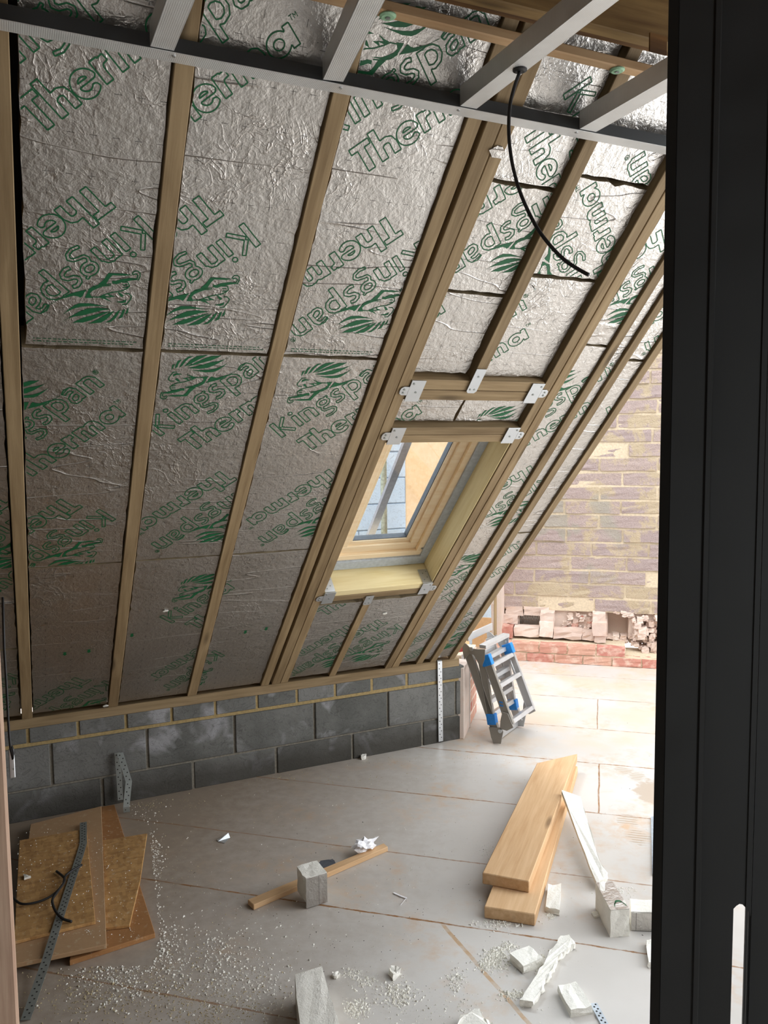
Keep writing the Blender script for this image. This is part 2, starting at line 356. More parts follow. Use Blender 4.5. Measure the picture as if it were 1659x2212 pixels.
def masonry(mb, x0, x1, courses, L, g, y, dep, mi_b, mi_m, off=0.0, seed=1, jit=.002, skip=None):
    rnd = random.Random(seed)
    for ci, (z0, z1, ln, of) in enumerate(courses):
        x = x0 - ((of) % (ln + g))
        while x < x1:
            a, b = max(x, x0), min(x + ln, x1)
            if b - a > .015 and not (skip and skip(a, b, z0, z1)):
                j = rnd.gauss(0, jit)
                mb.box((a, y + j, z0), (b, y + dep, z1), mi_b)
            x += ln + g
# low block wall under the eaves (front face at Y = 4.10)
w = MB(); w.box((-1.5, 4.108, -.05), (2.405, 4.3, .45), 1)
w.box((-1.5, 4.106, .358), (2.405, 4.2, .452), 2)
masonry(w, -1.5, 2.42, [(0.0, .143, .436, .45 * 3 - .80 + .45 - 1.5 % .45 + .005), (.155, .360, .436, (.118 + 1.5) and (.45 - ((.118 + 1.5) % .45)))], 0, .014, 4.10, .1, 0, 1, seed=3)
masonry(w, -1.5, 2.42, [(.379, .452, .211, .225 - ((.020 + 1.5) % .225))], 0, .014, 4.10, .1, 0, 2, seed=4)
lowwall = w.build('wall_eaves', [M_BLOCK, M_BED, M_MORTY], bevel=.003); tag(lowwall, kind='structure')
# return of the block wall at its right end: block reveal, then red brick beyond
w = MB(); RTM = frame((2.412, 4.085, 0), ND, VD * -1)      # runs back from the wall end, parallel to the boards' cross joints
w.box((0.0, 0.0, 0), (.205, .12, .44), 0); w.box((.215, .004, 0), (.50, .10, .46), 1)
for k in range(6):
    z0_ = .004 + k * .075; o_ = .11 * (k % 2)
    for x0_ in (.215 - o_, .215 - o_ + .225):
        a_, b_ = max(x0_, .215), min(x0_ + .215, .50)
        if b_ - a_ > .02: w.box((a_, 0, z0_), (b_, .05, z0_ + .065), 2)
w.box((.2, -.006, 0), (.212, .05, .47), 3)
tag(w.build('wall_return', [M_RUBBLE, M_FARM, M_BRICK, M_PLATE], None, RTM, bevel=.003), kind='structure')
# far wall: brick plinth, broken masonry and rough blocks above (object frame: x along, y away, z up)
WFM = frame((0, 0, 0), VD, ND)
w = MB(); yP, yR, yU = 6.52, 6.75, 6.79
w.box((-.93, yP + .008, 0), (3.0, yU + .1, .070), 1); w.box((-.93, yP + .008, .06), (.19, yU + .1, .142), 1)
masonry(w, -.93, 3.0, [(.002, .068, .215, .225 - ((.093 + .93) % .225) )], 0, .010, yP, .1, 2, 1, seed=5)
masonry(w, -.93, .192, [(.078, .146, .215, .225 - ((-.030 + .93) % .225))], 0, .010, yP, .1, 2, 1, seed=6)
zc = .385; cs = []
for k in range(30): cs.append((zc + k * .1165, zc + k * .1165 + .097, .432, (.45 * .5 * (k % 2) + .13 + random.uniform(-.06, .06)) % .45))
w.box((-.86, yU + .010, .375), (3.2, yU + .3, 3.9), 1)
masonry(w, -.84, 3.2, cs, 0, .018, yU, .15, 0, 1, seed=8, jit=.005)
farw = w.build('wall_far', [M_FARB, M_FARM, M_BRICK], None, WFM); roughen(farw, .0022, 3, 9); tag(farw, kind='structure')
w = MB()   # the knocked-about course between plinth and blocks
w.box((-.86, yU + .22, .12), (3.2, yU + .3, .40), 1)
rnd = random.Random(12)
def pxw(x, y, yy): 
    p = on(x, y, tuple(ND), yy); return p.dot(VD), p.z
def bk(x0, x1): a = pxw(x0, 1350, yU + .05)[0]; b = pxw(x1, 1350, yU + .05)[0]; w.box((a, yU + .05, .12), (b, yU + .2, .40), 1)
bk2 = [(1196, 1312), (1358, 1500), (1060, 1122)]
for q_ in bk2: bk(*q_)
def wb(x0, y0, x1, y1, yy, dep, mi):
    a = pxw(x0, y1, yy); b = pxw(x1, y0, yy); w.box((a[0], yy, a[1]), (b[0], yy + dep, b[1]), mi)
wb(1082, 1355, 1107, 1378, 6.64, .18, 0); wb(1110, 1357, 1163, 1374, 6.68, .12, 2); wb(1165, 1345, 1195, 1375, 6.66, .2, 2); wb(1167, 1324, 1196, 1346, 6.70, .16, 1)
wb(1196, 1362, 1257, 1379, 6.68, .12, 2); wb(1257, 1366, 1287, 1383, 6.68, .14, 1); wb(1279, 1346, 1310, 1373, 6.64, .2, 2); wb(1284, 1372, 1309, 1388, 6.66, .2, 1)
wb(1280, 1327, 1308, 1347, 6.70, .16, 1); wb(1088, 1329, 1118, 1347, 6.76, .16, 1); wb(1092, 1310, 1130, 1328, 6.79, .1, 2); wb(1132, 1313, 1186, 1329, 6.78, .12, 2)
for i in range(46):
    x = rnd.uniform(1200, 1275); y = rnd.uniform(1322, 1362); s = rnd.uniform(5, 12); wb(x, y, x + s * 1.3, y + s, 6.80 + rnd.uniform(0, .06), .12, rnd.choice((0, 1, 1, 2)))
for i in range(60):
    x = rnd.uniform(1362, 1424); y = rnd.uniform(1332, 1402); s = rnd.uniform(5, 13); wb(x, y, x + s * 1.3, y + s, 6.70 + rnd.uniform(0, .1), .14, rnd.choice((1, 1, 2)))
for i in range(16):
    x = rnd.uniform(1308, 1360); y = rnd.choice((1318, 1324, 1374, 1380)) + rnd.uniform(-3, 3); wb(x, y, x + 14, y + 7, 6.80, .12, rnd.choice((1, 2)))
rub = w.build('wall_far_lower', [M_BRICK, M_RUBBLE, M_RUBBLE], None, WFM); roughen(rub, .003, 2, 5); tag(rub, kind='structure')
w = MB()
for k in range(16):
    for sg in (-1, 1):
        a_ = pxw(1116 + k * 3.6, 1330, yU + .1); b_ = pxw(1116 + k * 3.6 + 16 * sg, 1358, yU + .1); w.tube([(a_[0], yU + .1, .42), (b_[0], yU + .1, .14)], .0022, 4)
tag(w.build('wall_far_mesh', M_PLATE, None, WFM), kind='structure')
# flank at the left end of the far wall
w = MB(); w.box((-.86, 6.62, .0), (-.80, 6.95, 3.0)); tag(w.build('wall_far_flank', [M_RUBBLE], None, WFM), kind='structure')
# room shell out of sight: ceiling deck, left wall, wall behind the camera, roof skin over the boards
w = MB(); w.box((-1.6, -3.3, 2.935), (2.45, 1.66, 3.05)); tag(w.build('ceiling', [M_DARKW]), kind='structure')
w = MB(); w.box((-1.7, -3.2, 0), (-1.5, 4.3, 4.0)); tag(w.build('wall_left', [M_SHADOWW]), kind='structure')
w = MB(); w.box((-1.7, -3.4, 0), (-1.4, -3.2, 3.4)); w.box((-.4, -3.4, 0), (4.7, -3.2, 3.4)); w.box((-1.4, -3.4, 2.05), (-.4, -3.2, 3.4)); tag(w.build('unseen_wall_behind', [M_SHADOWW]), kind='structure')  # door opening made up to house the rear fill lamp
w = MB(); w.box((4.62, -3.2, 0), (4.72, -.45, 2.9)); w.box((4.62, 2.15, 0), (4.72, 2.35, 2.9)); w.box((4.62, -.45, 2.5), (4.72, 2.15, 2.9)); tag(w.build('unseen_wall_right', [M_SHADOWW]), kind='structure')   # unseen wall, its doorway made up to house the side fill lamp
w = MB()   # roof skin with the window opening left free
u0, u1, s0, s1 = -1.5, 2.36, -.2, 4.2; a0, a1, b0, b1 = 1.33, 1.878, .86, 1.82; z0, z1 = -.20, -.165
w.box((u0, s0, z0), (a0, s1, z1)); w.box((a1, s0, z0), (u1, s1, z1)); w.box((a0, s0, z0), (a1, b0, z1)); w.box((a0, b1, z0), (a1, s1, z1))
tag(w.build('ceiling_roof_skin', [M_SHADOWW], None, RF), kind='structure')

# ------------------------------------------------------------------ lettering and emblem printed on the foil (metres, local d along, e up)
def arc(cx, cy, rx, ry, a0, a1, n=18): return [(cx + rx * math.cos(math.radians(a0 + (a1 - a0) * i / n)), cy + ry * math.sin(math.radians(a0 + (a1 - a0) * i / n))) for i in range(n + 1)]
B = -138
GL = [   # each letter: list of (points, stroke width in mm); the outline of their union is printed
 [([(8.5, 0), (8.5, 84)], 17)], [([(24, 47), (58, 84)], 11), ([(24, 43), (59, 0)], 12)],
 [([(87, 0), (87, 61)], 17)], [(arc(86, 79, 3, 3, 0, 360, 12), 9)],
 [([(116, 0), (116, 61)], 17), ([(116, 48), (125, 55), (137, 57), (149, 53), (155, 42)], 11), ([(155, 44), (155, 0)], 17)],
 [(arc(203, 40, 20, 16, 0, 360, 26), 11), ([(214, 54), (230, 59)], 7), ([(190, 24), (184, 13), (188, 3), (202, 0), (217, -5), (224, -15), (217, -26), (198, -31), (178, -26)], 9)],
 [([(240, 6), (254, 3), (270, 8), (275, 18), (268, 28), (252, 34), (245, 44), (250, 54), (264, 59), (276, 55)], 11)],
 [([(302, -33), (302, 60)], 17), ([(306, 50), (320, 55), (335, 51), (345, 39), (346, 24), (338, 10), (322, 4), (306, 10)], 12)],
 [([(367, 52), (382, 59), (397, 56), (404, 44), (404, 2)], 13), ([(402, 36), (386, 35), (372, 28), (368, 15), (374, 5), (387, 4), (400, 13)], 11)],
 [([(433, 0), (433, 61)], 17), ([(433, 48), (443, 55), (456, 57), (468, 53), (474, 42)], 11), ([(474, 44), (474, 0)], 17)],
 [([(58.5, B), (58.5, -62)], 21), ([(29, -61), (88, -61)], 17)],
 [([(102, B), (102, -43)], 20), ([(104, -98), (114, -90), (128, -89), (138, -94), (142, -106)], 18), ([(142, -104), (142, B)], 20)],
 [([(164, -106), (212, -106)], 10), (arc(188, -110, 25, 25, 8, 322, 30), 17)],
 [([(236, B), (236, -80)], 20), ([(238, -101), (246, -92), (262, -90)], 17)],
 [([(282, B), (282, -80)], 19), ([(284, -98), (292, -90), (304, -89), (313, -94), (316, -104)], 17), ([(316, -102), (316, B)], 19), ([(318, -98), (326, -90), (339, -89), (348, -94), (351, -104)], 17), ([(351, -102), (351, B)], 19)],
 [(arc(401, -111, 22, 21, 0, 360, 28), 17), ([(436, B), (436, -82)], 18)],
]
FINE = [([(452, -72), (460, -72)], 1.6), ([(456, -72), (456, -84)], 1.6), ([(463, -84), (463, -72), (467, -79), (471, -72), (471, -84)], 1.6),
        (arc(497, 55, 8, 8, 0, 360, 16), 1.6), ([(494, 50), (494, 60), (499, 60), (500, 56), (494, 55)], 1.6), ([(497, 55), (501, 50)], 1.6)]
def sdf(strokes, X, Y):
    D = np.full(X.shape, 1e3)
    for pts, wd in strokes:
        h = wd / 2; n = len(pts); closed = n > 3 and abs(pts[0][0] - pts[-1][0]) + abs(pts[0][1] - pts[-1][1]) < 1e-6
        for i in range(n - 1):
            ax, ay = pts[i]; bx, by = pts[i + 1]; L = math.hypot(bx - ax, by - ay); tx, ty = (bx - ax) / L, (by - ay) / L
            px = (X - (ax + bx) / 2) * tx + (Y - (ay + by) / 2) * ty; py = -(X - (ax + bx) / 2) * ty + (Y - (ay + by) / 2) * tx
            qx = np.abs(px) - L / 2; qy = np.abs(py) - h
            D = np.minimum(D, np.hypot(np.maximum(qx, 0), np.maximum(qy, 0)) + np.minimum(np.maximum(qx, qy), 0))
        for i in range(0 if closed else 1, n - 1):
            D = np.minimum(D, np.hypot(X - pts[i][0], Y - pts[i][1]) - h)
    return D
def outline(strokes, cell=1.6, half=1.75):
    xs = [p[0] for s, w in strokes for p in s]; ys = [p[1] for s, w in strokes for p in s]
    gx = np.arange(min(xs) - 14, max(xs) + 15, cell); gy = np.arange(min(ys) - 14, max(ys) + 15, cell)
    X, Y = np.meshgrid(gx, gy); D = sdf(strokes, X, Y); GY, GX = np.gradient(D, cell)
    quads = []
    def cross(i, j, k, l):
        a, b = D[i, j], D[k, l]; f = a / (a - b)
        p = (X[i, j] + f * (X[k, l] - X[i, j]), Y[i, j] + f * (Y[k, l] - Y[i, j]))
        g = (GX[i, j] + f * (GX[k, l] - GX[i, j]), GY[i, j] + f * (GY[k, l] - GY[i, j])); m = math.hypot(*g) or 1
        m = max(m, .55); return p, (g[0] / m, g[1] / m)
    ny, nx = D.shape; S = D < 0
    for i, j in zip(*np.nonzero((S[:-1, :-1] != S[1:, :-1]) | (S[:-1, :-1] != S[:-1, 1:]) | (S[:-1, :-1] != S[1:, 1:]))):
        cs = [(i, j), (i, j + 1), (i + 1, j + 1), (i + 1, j)]; hits = []
        for q in range(4):
            a, b = cs[q], cs[(q + 1) % 4]
            if S[a] != S[b]: hits.append(cross(*a, *b))
        for q in range(0, len(hits) - 1, 2):
            (p, g), (r, h) = hits[q], hits[q + 1]
            quads.append([(p[0] - g[0] * half, p[1] - g[1] * half), (r[0] - h[0] * half, r[1] - h[1] * half), (r[0] + h[0] * half, r[1] + h[1] * half), (p[0] + g[0] * half, p[1] + g[1] * half)])
    return quads
def strip(pts, wd):
    out = []; n = len(pts)
    for i in range(n - 1):
        (ax, ay), (bx, by) = pts[i], pts[i + 1]; L = math.hypot(bx - ax, by - ay) or 1; nx, ny = -(by - ay) / L * wd / 2, (bx - ax) / L * wd / 2
        ex, ey = (bx - ax) / L * wd * .25, (by - ay) / L * wd * .25
        out.append([(ax + nx - ex, ay + ny - ey), (ax - nx - ex, ay - ny - ey), (bx - nx + ex, by - ny + ey), (bx + nx + ex, by + ny + ey)])
    return out
LION = [   # leaping lion: mane stripes, back, legs, face (filled) and thin contour lines
 [(361,103),(337,100),(313,100),(300,104),(281,120),(264,143),(249,164),(266,145),(287,127),(306,114),(326,106),(344,103)],
 [(402,118),(373,119),(347,121),(319,124),(297,130),(274,146),(249,173),(272,160),(298,149),(322,139),(340,128),(358,121),(380,119)],
 [(362,140),(343,142),(323,147),(298,158),(273,168),(252,179),(275,174),(296,170),(319,165),(339,157),(351,146)],
 [(331,170),(310,174),(288,177),(266,179),(246,184),(263,188),(280,191),(301,190),(316,180)],
 [(293,197),(277,200),(261,197),(245,191),(231,191),(244,198),(261,205),(280,206)],
 [(259,211),(241,205),(230,197),(220,198),(230,206),(245,215)], [(233,212),(221,205),(208,199),(222,213)],
 [(365,55),(330,61),(299,64),(277,73),(254,84),(264,86),(278,92),(285,92),(287,85),(294,76),(306,71),(328,62),(355,58)],
 [(277,100),(251,87),(236,90),(215,97),(192,121),(214,104),(230,99),(245,96),(257,98),(262,113)],
 [(220,91),(197,88),(175,81),(146,107),(130,126),(147,115),(171,93),(184,95),(203,103)],
 [(184,105),(178,112),(162,117),(138,132),(128,148),(143,138),(167,126),(182,121),(190,112)],
 [(198,142),(193,152),(193,163),(201,161),(200,151)], [(223,163),(208,173),(195,176),(203,182),(213,178)],
 [(247,125),(234,126),(221,145),(235,134),(232,157),(239,138)], [(222,128),(212,151),(224,141)]]
LIONL = [[(129,123),(120,120),(112,124),(110,134),(118,143),(129,149)], [(129,127),(121,128),(120,137),(129,143),(138,136)],
 [(260,110),(248,122),(233,125),(208,134),(188,146),(171,150),(160,148),(155,136),(167,126)], [(171,134),(163,141)], [(177,141),(168,147)],
 [(186,159),(178,166),(178,177),(187,183),(207,189),(216,182)], [(251,87),(233,88),(214,96),(194,112)], [(365,55),(380,59),(396,62)]]
STAMP = []
for g in GL: STAMP += outline(g)
for pts, wd in FINE: STAMP += strip(pts, wd)
for l in LIONL: STAMP += strip(l, 3.0)
STAMP += LION
S45 = 1 / R2
MODES = {'up': ((S45, S45), (-S45, S45)), 'inv': ((-S45, -S45), (S45, -S45)), 'down': ((S45, -S45), (S45, S45)), 'back': ((-S45, S45), (-S45, -S45))}
TB = .012     # recess of the foil behind the rafter faces
def anchor(px, loc, mode, t=TB):
    u, s = us(px[0], px[1], t); d, e = MODES[mode]; a, b = loc[0] / 1000, loc[1] / 1000
    return (u - d[0] * a - e[0] * b, s - d[1] * a - e[1] * b, mode)
def clip(poly, x0, y0, x1, y1):
    for ax, lim, sg in ((0, x0, 1), (0, x1, -1), (1, y0, 1), (1, y1, -1)):
        out = []; n = len(poly)
        for i in range(n):
            p, q = poly[i], poly[(i + 1) % n]; dp, dq = sg * (p[ax] - lim), sg * (q[ax] - lim)
            if dp >= 0: out.append(p)
            if dp * dq < 0:
                f = dp / (dp - dq); out.append((p[0] + f * (q[0] - p[0]), p[1] + f * (q[1] - p[1])))
        poly = out
        if len(poly) < 3: return None
    return poly
GB = 'foil faced insulation boards between the rafters'
def board(u0, s0, u1, s1, stamps, label, t=TB, jag=.003, extra=None, seed=0, thick=.10):
    rnd = random.Random(seed + int(u0 * 1000) + int(s0 * 77)); mb = MB(); ou, os_ = (u0 + u1) / 2, (s0 + s1) / 2
    # ragged outline
    def side(a, b):
        n = max(3, int(math.hypot(b[0] - a[0], b[1] - a[1]) / .03)); return [(a[0] + (b[0] - a[0]) * i / n + (abs(rnd.gauss(0, jag)) * .7 + .0008) * (1 if a[0] == b[0] and a[0] == u0 else -1 if a[0] == b[0] else 0), a[1] + (b[1] - a[1]) * i / n + abs(rnd.gauss(0, jag)) * .7 * (1 if a[1] == b[1] and a[1] == s0 else -1 if a[1] == b[1] else 0)) for i in range(n)]
    cs = [(u0, s0), (u1, s0), (u1, s1), (u0, s1)]; ring = []
    for i in range(4): ring += side(cs[i], cs[(i + 1) % 4])
    n = len(ring); b = len(mb.v)
    mb.v += [(x - ou, y - os_, -t) for x, y in ring] + [(x - ou, y - os_, -t - thick) for x, y in ring]
    mb.f.append(tuple(range(n))); mb.m.append(0); mb.f.append(tuple(reversed(range(n, 2 * n)))); mb.m.append(2)
    for i in range(n): mb.f.append((i, n + i, n + (i + 1) % n, (i + 1) % n)); mb.m.append(2)
    z = -t + .0009; e = .004
    for (ku, ks, mode) in stamps:
        d, p = MODES[mode]
        for poly in STAMP:
            q = [(ku + (x * d[0] + y * p[0]) / 1000, ks + (x * d[1] + y * p[1]) / 1000) for x, y in poly]
            q = clip(q, u0 + e, s0 + e, u1 - e, s1 - e)
            if q: mb.add([(x - ou, y - os_, z) for x, y in q], [tuple(range(len(q)))], 1)
    for poly in (extra or []):
        q = clip(poly, u0 + e, s0 + e, u1 - e, s1 - e)
        if q: mb.add([(x - ou, y - os_, z) for x, y in q], [tuple(range(len(q)))], 1)
    M = RF @ Matrix.Translation((ou, os_, 0))
    me = bpy.data.meshes.new('insulation_board'); me.from_pydata(mb.v, [], mb.f)
    for m in (M_FOIL, M_INK, M_FOAMD): me.materials.append(m)
    me.polygons.foreach_set('material_index', mb.m)
    bm = bmesh.new(); bm.from_mesh(me)
    for fc in bm.faces:
        fc.normal_update()
        if fc.material_index < 2 and fc.normal.z < 0: fc.normal_flip()
    bm.to_mesh(me); bm.free()
    o = bpy.data.objects.new('insulation_board', me); COL.objects.link(o); o.matrix_basis = M; WM[o.name] = M
    return tag(o, label, 'insulation board', GB)
def arrows(px):     # small green fixing marks: a bar with an arrow
    out = []
    for x, y in px:
        u, s = us(x, y, TB)
        out += [[(u - .022, s + .012), (u + .022, s + .012), (u + .022, s + .0135), (u - .022, s + .0135)], [(u - .006, s + .012), (u - .006, s - .006), (u + .006, s - .006), (u + .006, s + .012)],
                [(u - .011, s - .004), (u, s - .016), (u + .011, s - .004)], [(u - .03, s - .012), (u - .02, s - .016), (u - .019, s - .014), (u - .029, s - .010)]]
    return out
def tiny(u0, u1, s, n=2):   # rows of unreadably small edge print
    out = []; rnd = random.Random(int(s * 1000)); 
    for r in range(n):
        u = u0 + .02
        while u < u1 - .03:
            l = rnd.uniform(.004, .014); y = s + r * .009; out.append([(u, y), (u + l, y), (u + l, y + .0022), (u, y + .0022)]); u += l + .004
    return out
T47, TR68, AE, NE = (47, -136), (68, -136), (446, -138), (483, 0)
A = anchor
J1, J2, JT = 2.222, 1.172, 3.72
board(-.40, J1 + .004, -.010, JT, [(-.41, 2.908, 'up'), (-.06, 2.651, 'inv')], 'foil board left of the first rafter, upper row, only a sliver in view')
board(.052, J1 + .004, .378, JT, [A((101, 280), T47, 'up'), A((187.5, 403.6), T47, 'inv')], 'upper foil board between the first and second rafters from the left', extra=tiny(.052, .378, J1 + .018))
board(.430, J1 + .004, .768, JT, [A((535, 178.5), (291, -138), 'up'), A((526.5, 481.5), (0, 0), 'inv')], 'upper foil board between the second and third rafters from the left', extra=tiny(.430, .768, J1 + .018))
board(.821, J1 + .004, 1.158, JT, [A((796, 369), T47, 'up'), A((834, 470), T47, 'inv')], 'upper foil board just left of the trebled rafter', extra=tiny(.821, 1.158, J1 + .018))
board(-.40, .62, -.012, J1, [(-.50, 1.80, 'up'), (.06, 1.53, 'inv'), (-.36, .93, 'up')], 'foil board left of the first rafter, middle row, torn at its bottom corner')
board(.040, J2, .379, J1 - .006, [A((272.5, 895), AE, 'up'), A((215, 1100), (0, 0), 'inv')], 'middle foil board between the first and second rafters, lion emblem cut by its left edge')
board(.430, J2, .769, J1 - .006, [A((347, 942), (0, 0), 'up'), A((326, 1175), NE, 'inv')], 'middle foil board between second and third rafters, whole lion emblem at its top')
board(.821, J2, 1.158, J1 - .006, [A((617.5, 940), (17, 0), 'up'), A((557, 1162), NE, 'inv')], 'middle foil board just left of the trebled rafter with a lion emblem at the top')
board(-.40, .02, -.012, .612, [(-.05, .42, 'inv')], 'foil board left of the first rafter, bottom row by the timber post', jag=.006)
board(.040, .02, .379, J2 - .006, [A((225, 1470), (0, 0), 'inv')], 'bottom foil board between the first and second rafters with two small green arrows', extra=arrows([(140, 1412), (192, 1406), (281, 1370)]))
board(.430, .012, .769, J2 - .006, [A((437.8, 1351.5), TR68, 'up'), A((326, 1458), AE, 'inv')], 'bottom foil board between the second and third rafters with a torn spot in the lettering', extra=arrows([(285, 1372)]))
board(.821, .012, 1.158, J2 - .006, [A((507, 1270), AE, 'up'), A((463, 1405), (0, 0), 'inv')], 'bottom foil board just left of the trebled rafter, mostly plain with two green arrows', extra=arrows([(530, 1365), (575, 1358)]))
TW = .026
board(1.316, 2.893, 1.556, JT, [A((1134.4, 295.8), T47, 'down', TW)], 'foil board with lettering running downhill, top of the bay over the roof window, left side', TW, .005)
board(1.316, 2.508, 1.552, 2.884, [A((1060.6, 481), (295, -33), 'inv', TW)], 'foil board with upside-down lion emblem behind the hanging cable', TW, .005)
board(1.316, 2.158, 1.548, 2.498, [A((962.6, 672.5), AE, 'up', TW)], 'nearly plain crinkled foil board with a knife slit, left above the roof window', TW, .006)
board(1.606, 2.945, 1.892, JT, [A((1392, 326), NE, 'back', TW)], 'foil board at the top of the right half bay above the roof window', TW, .005)
board(1.604, 2.594, 1.892, 2.938, [A((1300, 436), (361, -138), 'back', TW)], 'foil board with lettering running uphill beside the end of the cable', TW, .005)
board(1.600, 2.150, 1.890, 2.584, [A((1143, 729), AE, 'up', TW)], 'foil board with the ends of two words, right half bay just above the doubled header', TW, .004)
board(1.316, 1.918, 1.588, 2.036, [A((912, 891), AE, 'up', TW)], 'short ragged foil piece between the two headers, left half', TW, .006)
board(1.592, 1.918, 1.890, 2.034, [A((1137, 872), (402, 118), 'up', TW)], 'short foil piece between the two headers with a mane stripe, right half', TW, .005)
board(1.316, .02, 1.550, .712, [A((715.5, 1322.6), TR68, 'up', TB), A((748.5, 1350.8), T47, 'inv')], 'foil board under the roof window, left of the split stud', TB, .004)
board(1.594, .02, 1.892, .712, [A((856.6, 1347.7), (0, 0), 'inv')], 'foil board under the roof window, right of the split stud with a lion emblem', TB, .004)
board(1.990, 2.330, 2.096, JT, [A((1311, 699), (362, 140), 'inv')], 'narrow upper foil strip right of the doubled rafter', TB, .003)
board(1.986, .02, 2.096, 2.322, [A((1241.7, 866), (310, -33), 'up'), A((1146.6, 1006), T47, 'inv'), A((979, 1296), TR68, 'up'), A((875.4, 1418), NE, 'inv')], 'long narrow foil strip right of the doubled rafter with cropped lettering', TB, .003)
board(2.142, .02, 2.190, JT, [A((1241.7, 866), (310, -33), 'up'), A((1146.6, 1006), T47, 'inv')], 'very thin foil strip between the two single rafters at right', TB, .004)
board(2.232, 1.188, 2.318, 2.258, [A((1318, 905), (0, 0), 'up'), A((1200, 1075), AE, 'inv')], 'narrow foil board beside the end rafter, middle length', TB, .003)
board(2.232, .02, 2.318, 1.180, [A((1121, 1183), NE, 'up'), A((1010, 1340), (78, 0), 'inv')], 'narrow foil board beside the end rafter, lowest length', TB, .003)
board(2.232, 2.268, 2.318, JT, [A((1392, 742), NE, 'inv')], 'narrow foil board beside the end rafter, highest length by the metal stud', TB, .003)

# ------------------------------------------------------------------ timbers of the roof
def timber(name, o, L, W, T, mat, bevel=.0025, label=None, cat=None, group=None, parent=None):
    """o corner, L/W/T edge vectors; local x follows the grain"""
    L, W, T = Vector(L), Vector(W), Vector(T); M = frame(o, L, W); mb = MB(); s = 1 if L.cross(W).dot(T) > 0 else -1
    n = max(1, int(L.length / .6)); w_, t_ = W.length, T.length * s
    mb.box((0, 0, min(0, t_)), (L.length, w_, max(0, t_)))
    ob = mb.build(name, mat, parent, M, bevel=bevel)
    if label: tag(ob, label, cat, group)
    return ob
GR = 'roof rafters on the slope'
def rafter(ua, ub, label, sa=.0, sb=3.72, d=.16, mat=None, ua2=None, ub2=None):
    ua2 = ua if ua2 is None else ua2
    a = rw(ua, sa, 0); return timber('rafter', a, RS * (sb - sa) + RU * (ua2 - ua), RU * (ub - ua), -RN * d, mat or M_RAFT, .002, label, 'rafter', GR)
rafter(-.009, .037, 'roof rafter at the far left of the slope, first in the row')
rafter(.381, .427, 'second roof rafter from the left, with a knot above its middle')
rafter(.770, .817, 'third roof rafter from the left, between two foil bays')
rafter(1.160, 1.205, 'left member of the trebled rafter beside the roof window, a dark gap to its right')
rafter(1.221, 1.268, 'middle member of the trebled rafter beside the roof window')
rafter(1.270, 1.312, 'right member of the trebled rafter, forming the left side of the roof window opening')
rafter(1.895, 1.936, 'left member of the doubled rafter at the right side of the roof window')
rafter(1.939, 1.982, 'right member of the doubled rafter right of the roof window')
rafter(2.097, 2.139, 'single rafter first to the right of the doubled rafter')
rafter(2.190, 2.229, 'single rafter second to the right of the doubled rafter, reddish')
rafter(2.318, 2.357, 'end rafter at the open right edge of the roof slope')
timber('jack_rafter', rw(1.558, 2.145, 0), RS * 1.55, RU * .045, -RN * .15, M_RAFT, .002, 'short rafter above the upper header, ending on a metal clip', 'rafter', GR)
timber('jack_rafter', rw(1.551, .0, 0), RS * .71, RU * .040, -RN * .15, M_RAFT, .002, 'short rough stud below the roof window down to the wall plate', 'rafter', GR)
GH = 'cross timbers trimming the roof window'
for s, lb in ((2.097, 'upper member of the doubled header high above the roof window'), (2.047, 'lower member of the doubled header high above the roof window'),
              (1.866, 'upper member of the header directly over the roof window'), (1.824, 'lower member of the header directly over the roof window'),
              (.795, 'upper member of the sill trimmer under the roof window, pale inner face lit'), (.752, 'lower member of the sill trimmer under the roof window')):
    pale = s < 1.0 and s > .78
    timber('trimmer', rw(1.3125, s, -.002), RU * .582, RS * (.047 if s > 2 else .0395), -RN * (.15 if s > 1 else .155), M_PALE if pale else M_RAFT, .002, lb, 'trimmer', GH)
# pale facing boards lining the window opening
timber('lining_board', rw(1.893, .84, -.004), RS * .98, RU * -.006, -RN * .15, M_PALE, .001, 'pale wooden board lining the right reveal of the roof window', 'lining board')
# wall plate
timber('wall_plate', (-.55, 4.10, .451), (2.94, 0, 0), (0, .1, 0), (0, 0, .049), M_RAFT, .003, 'long timber wall plate lying along the top of the block wall', 'wall plate')

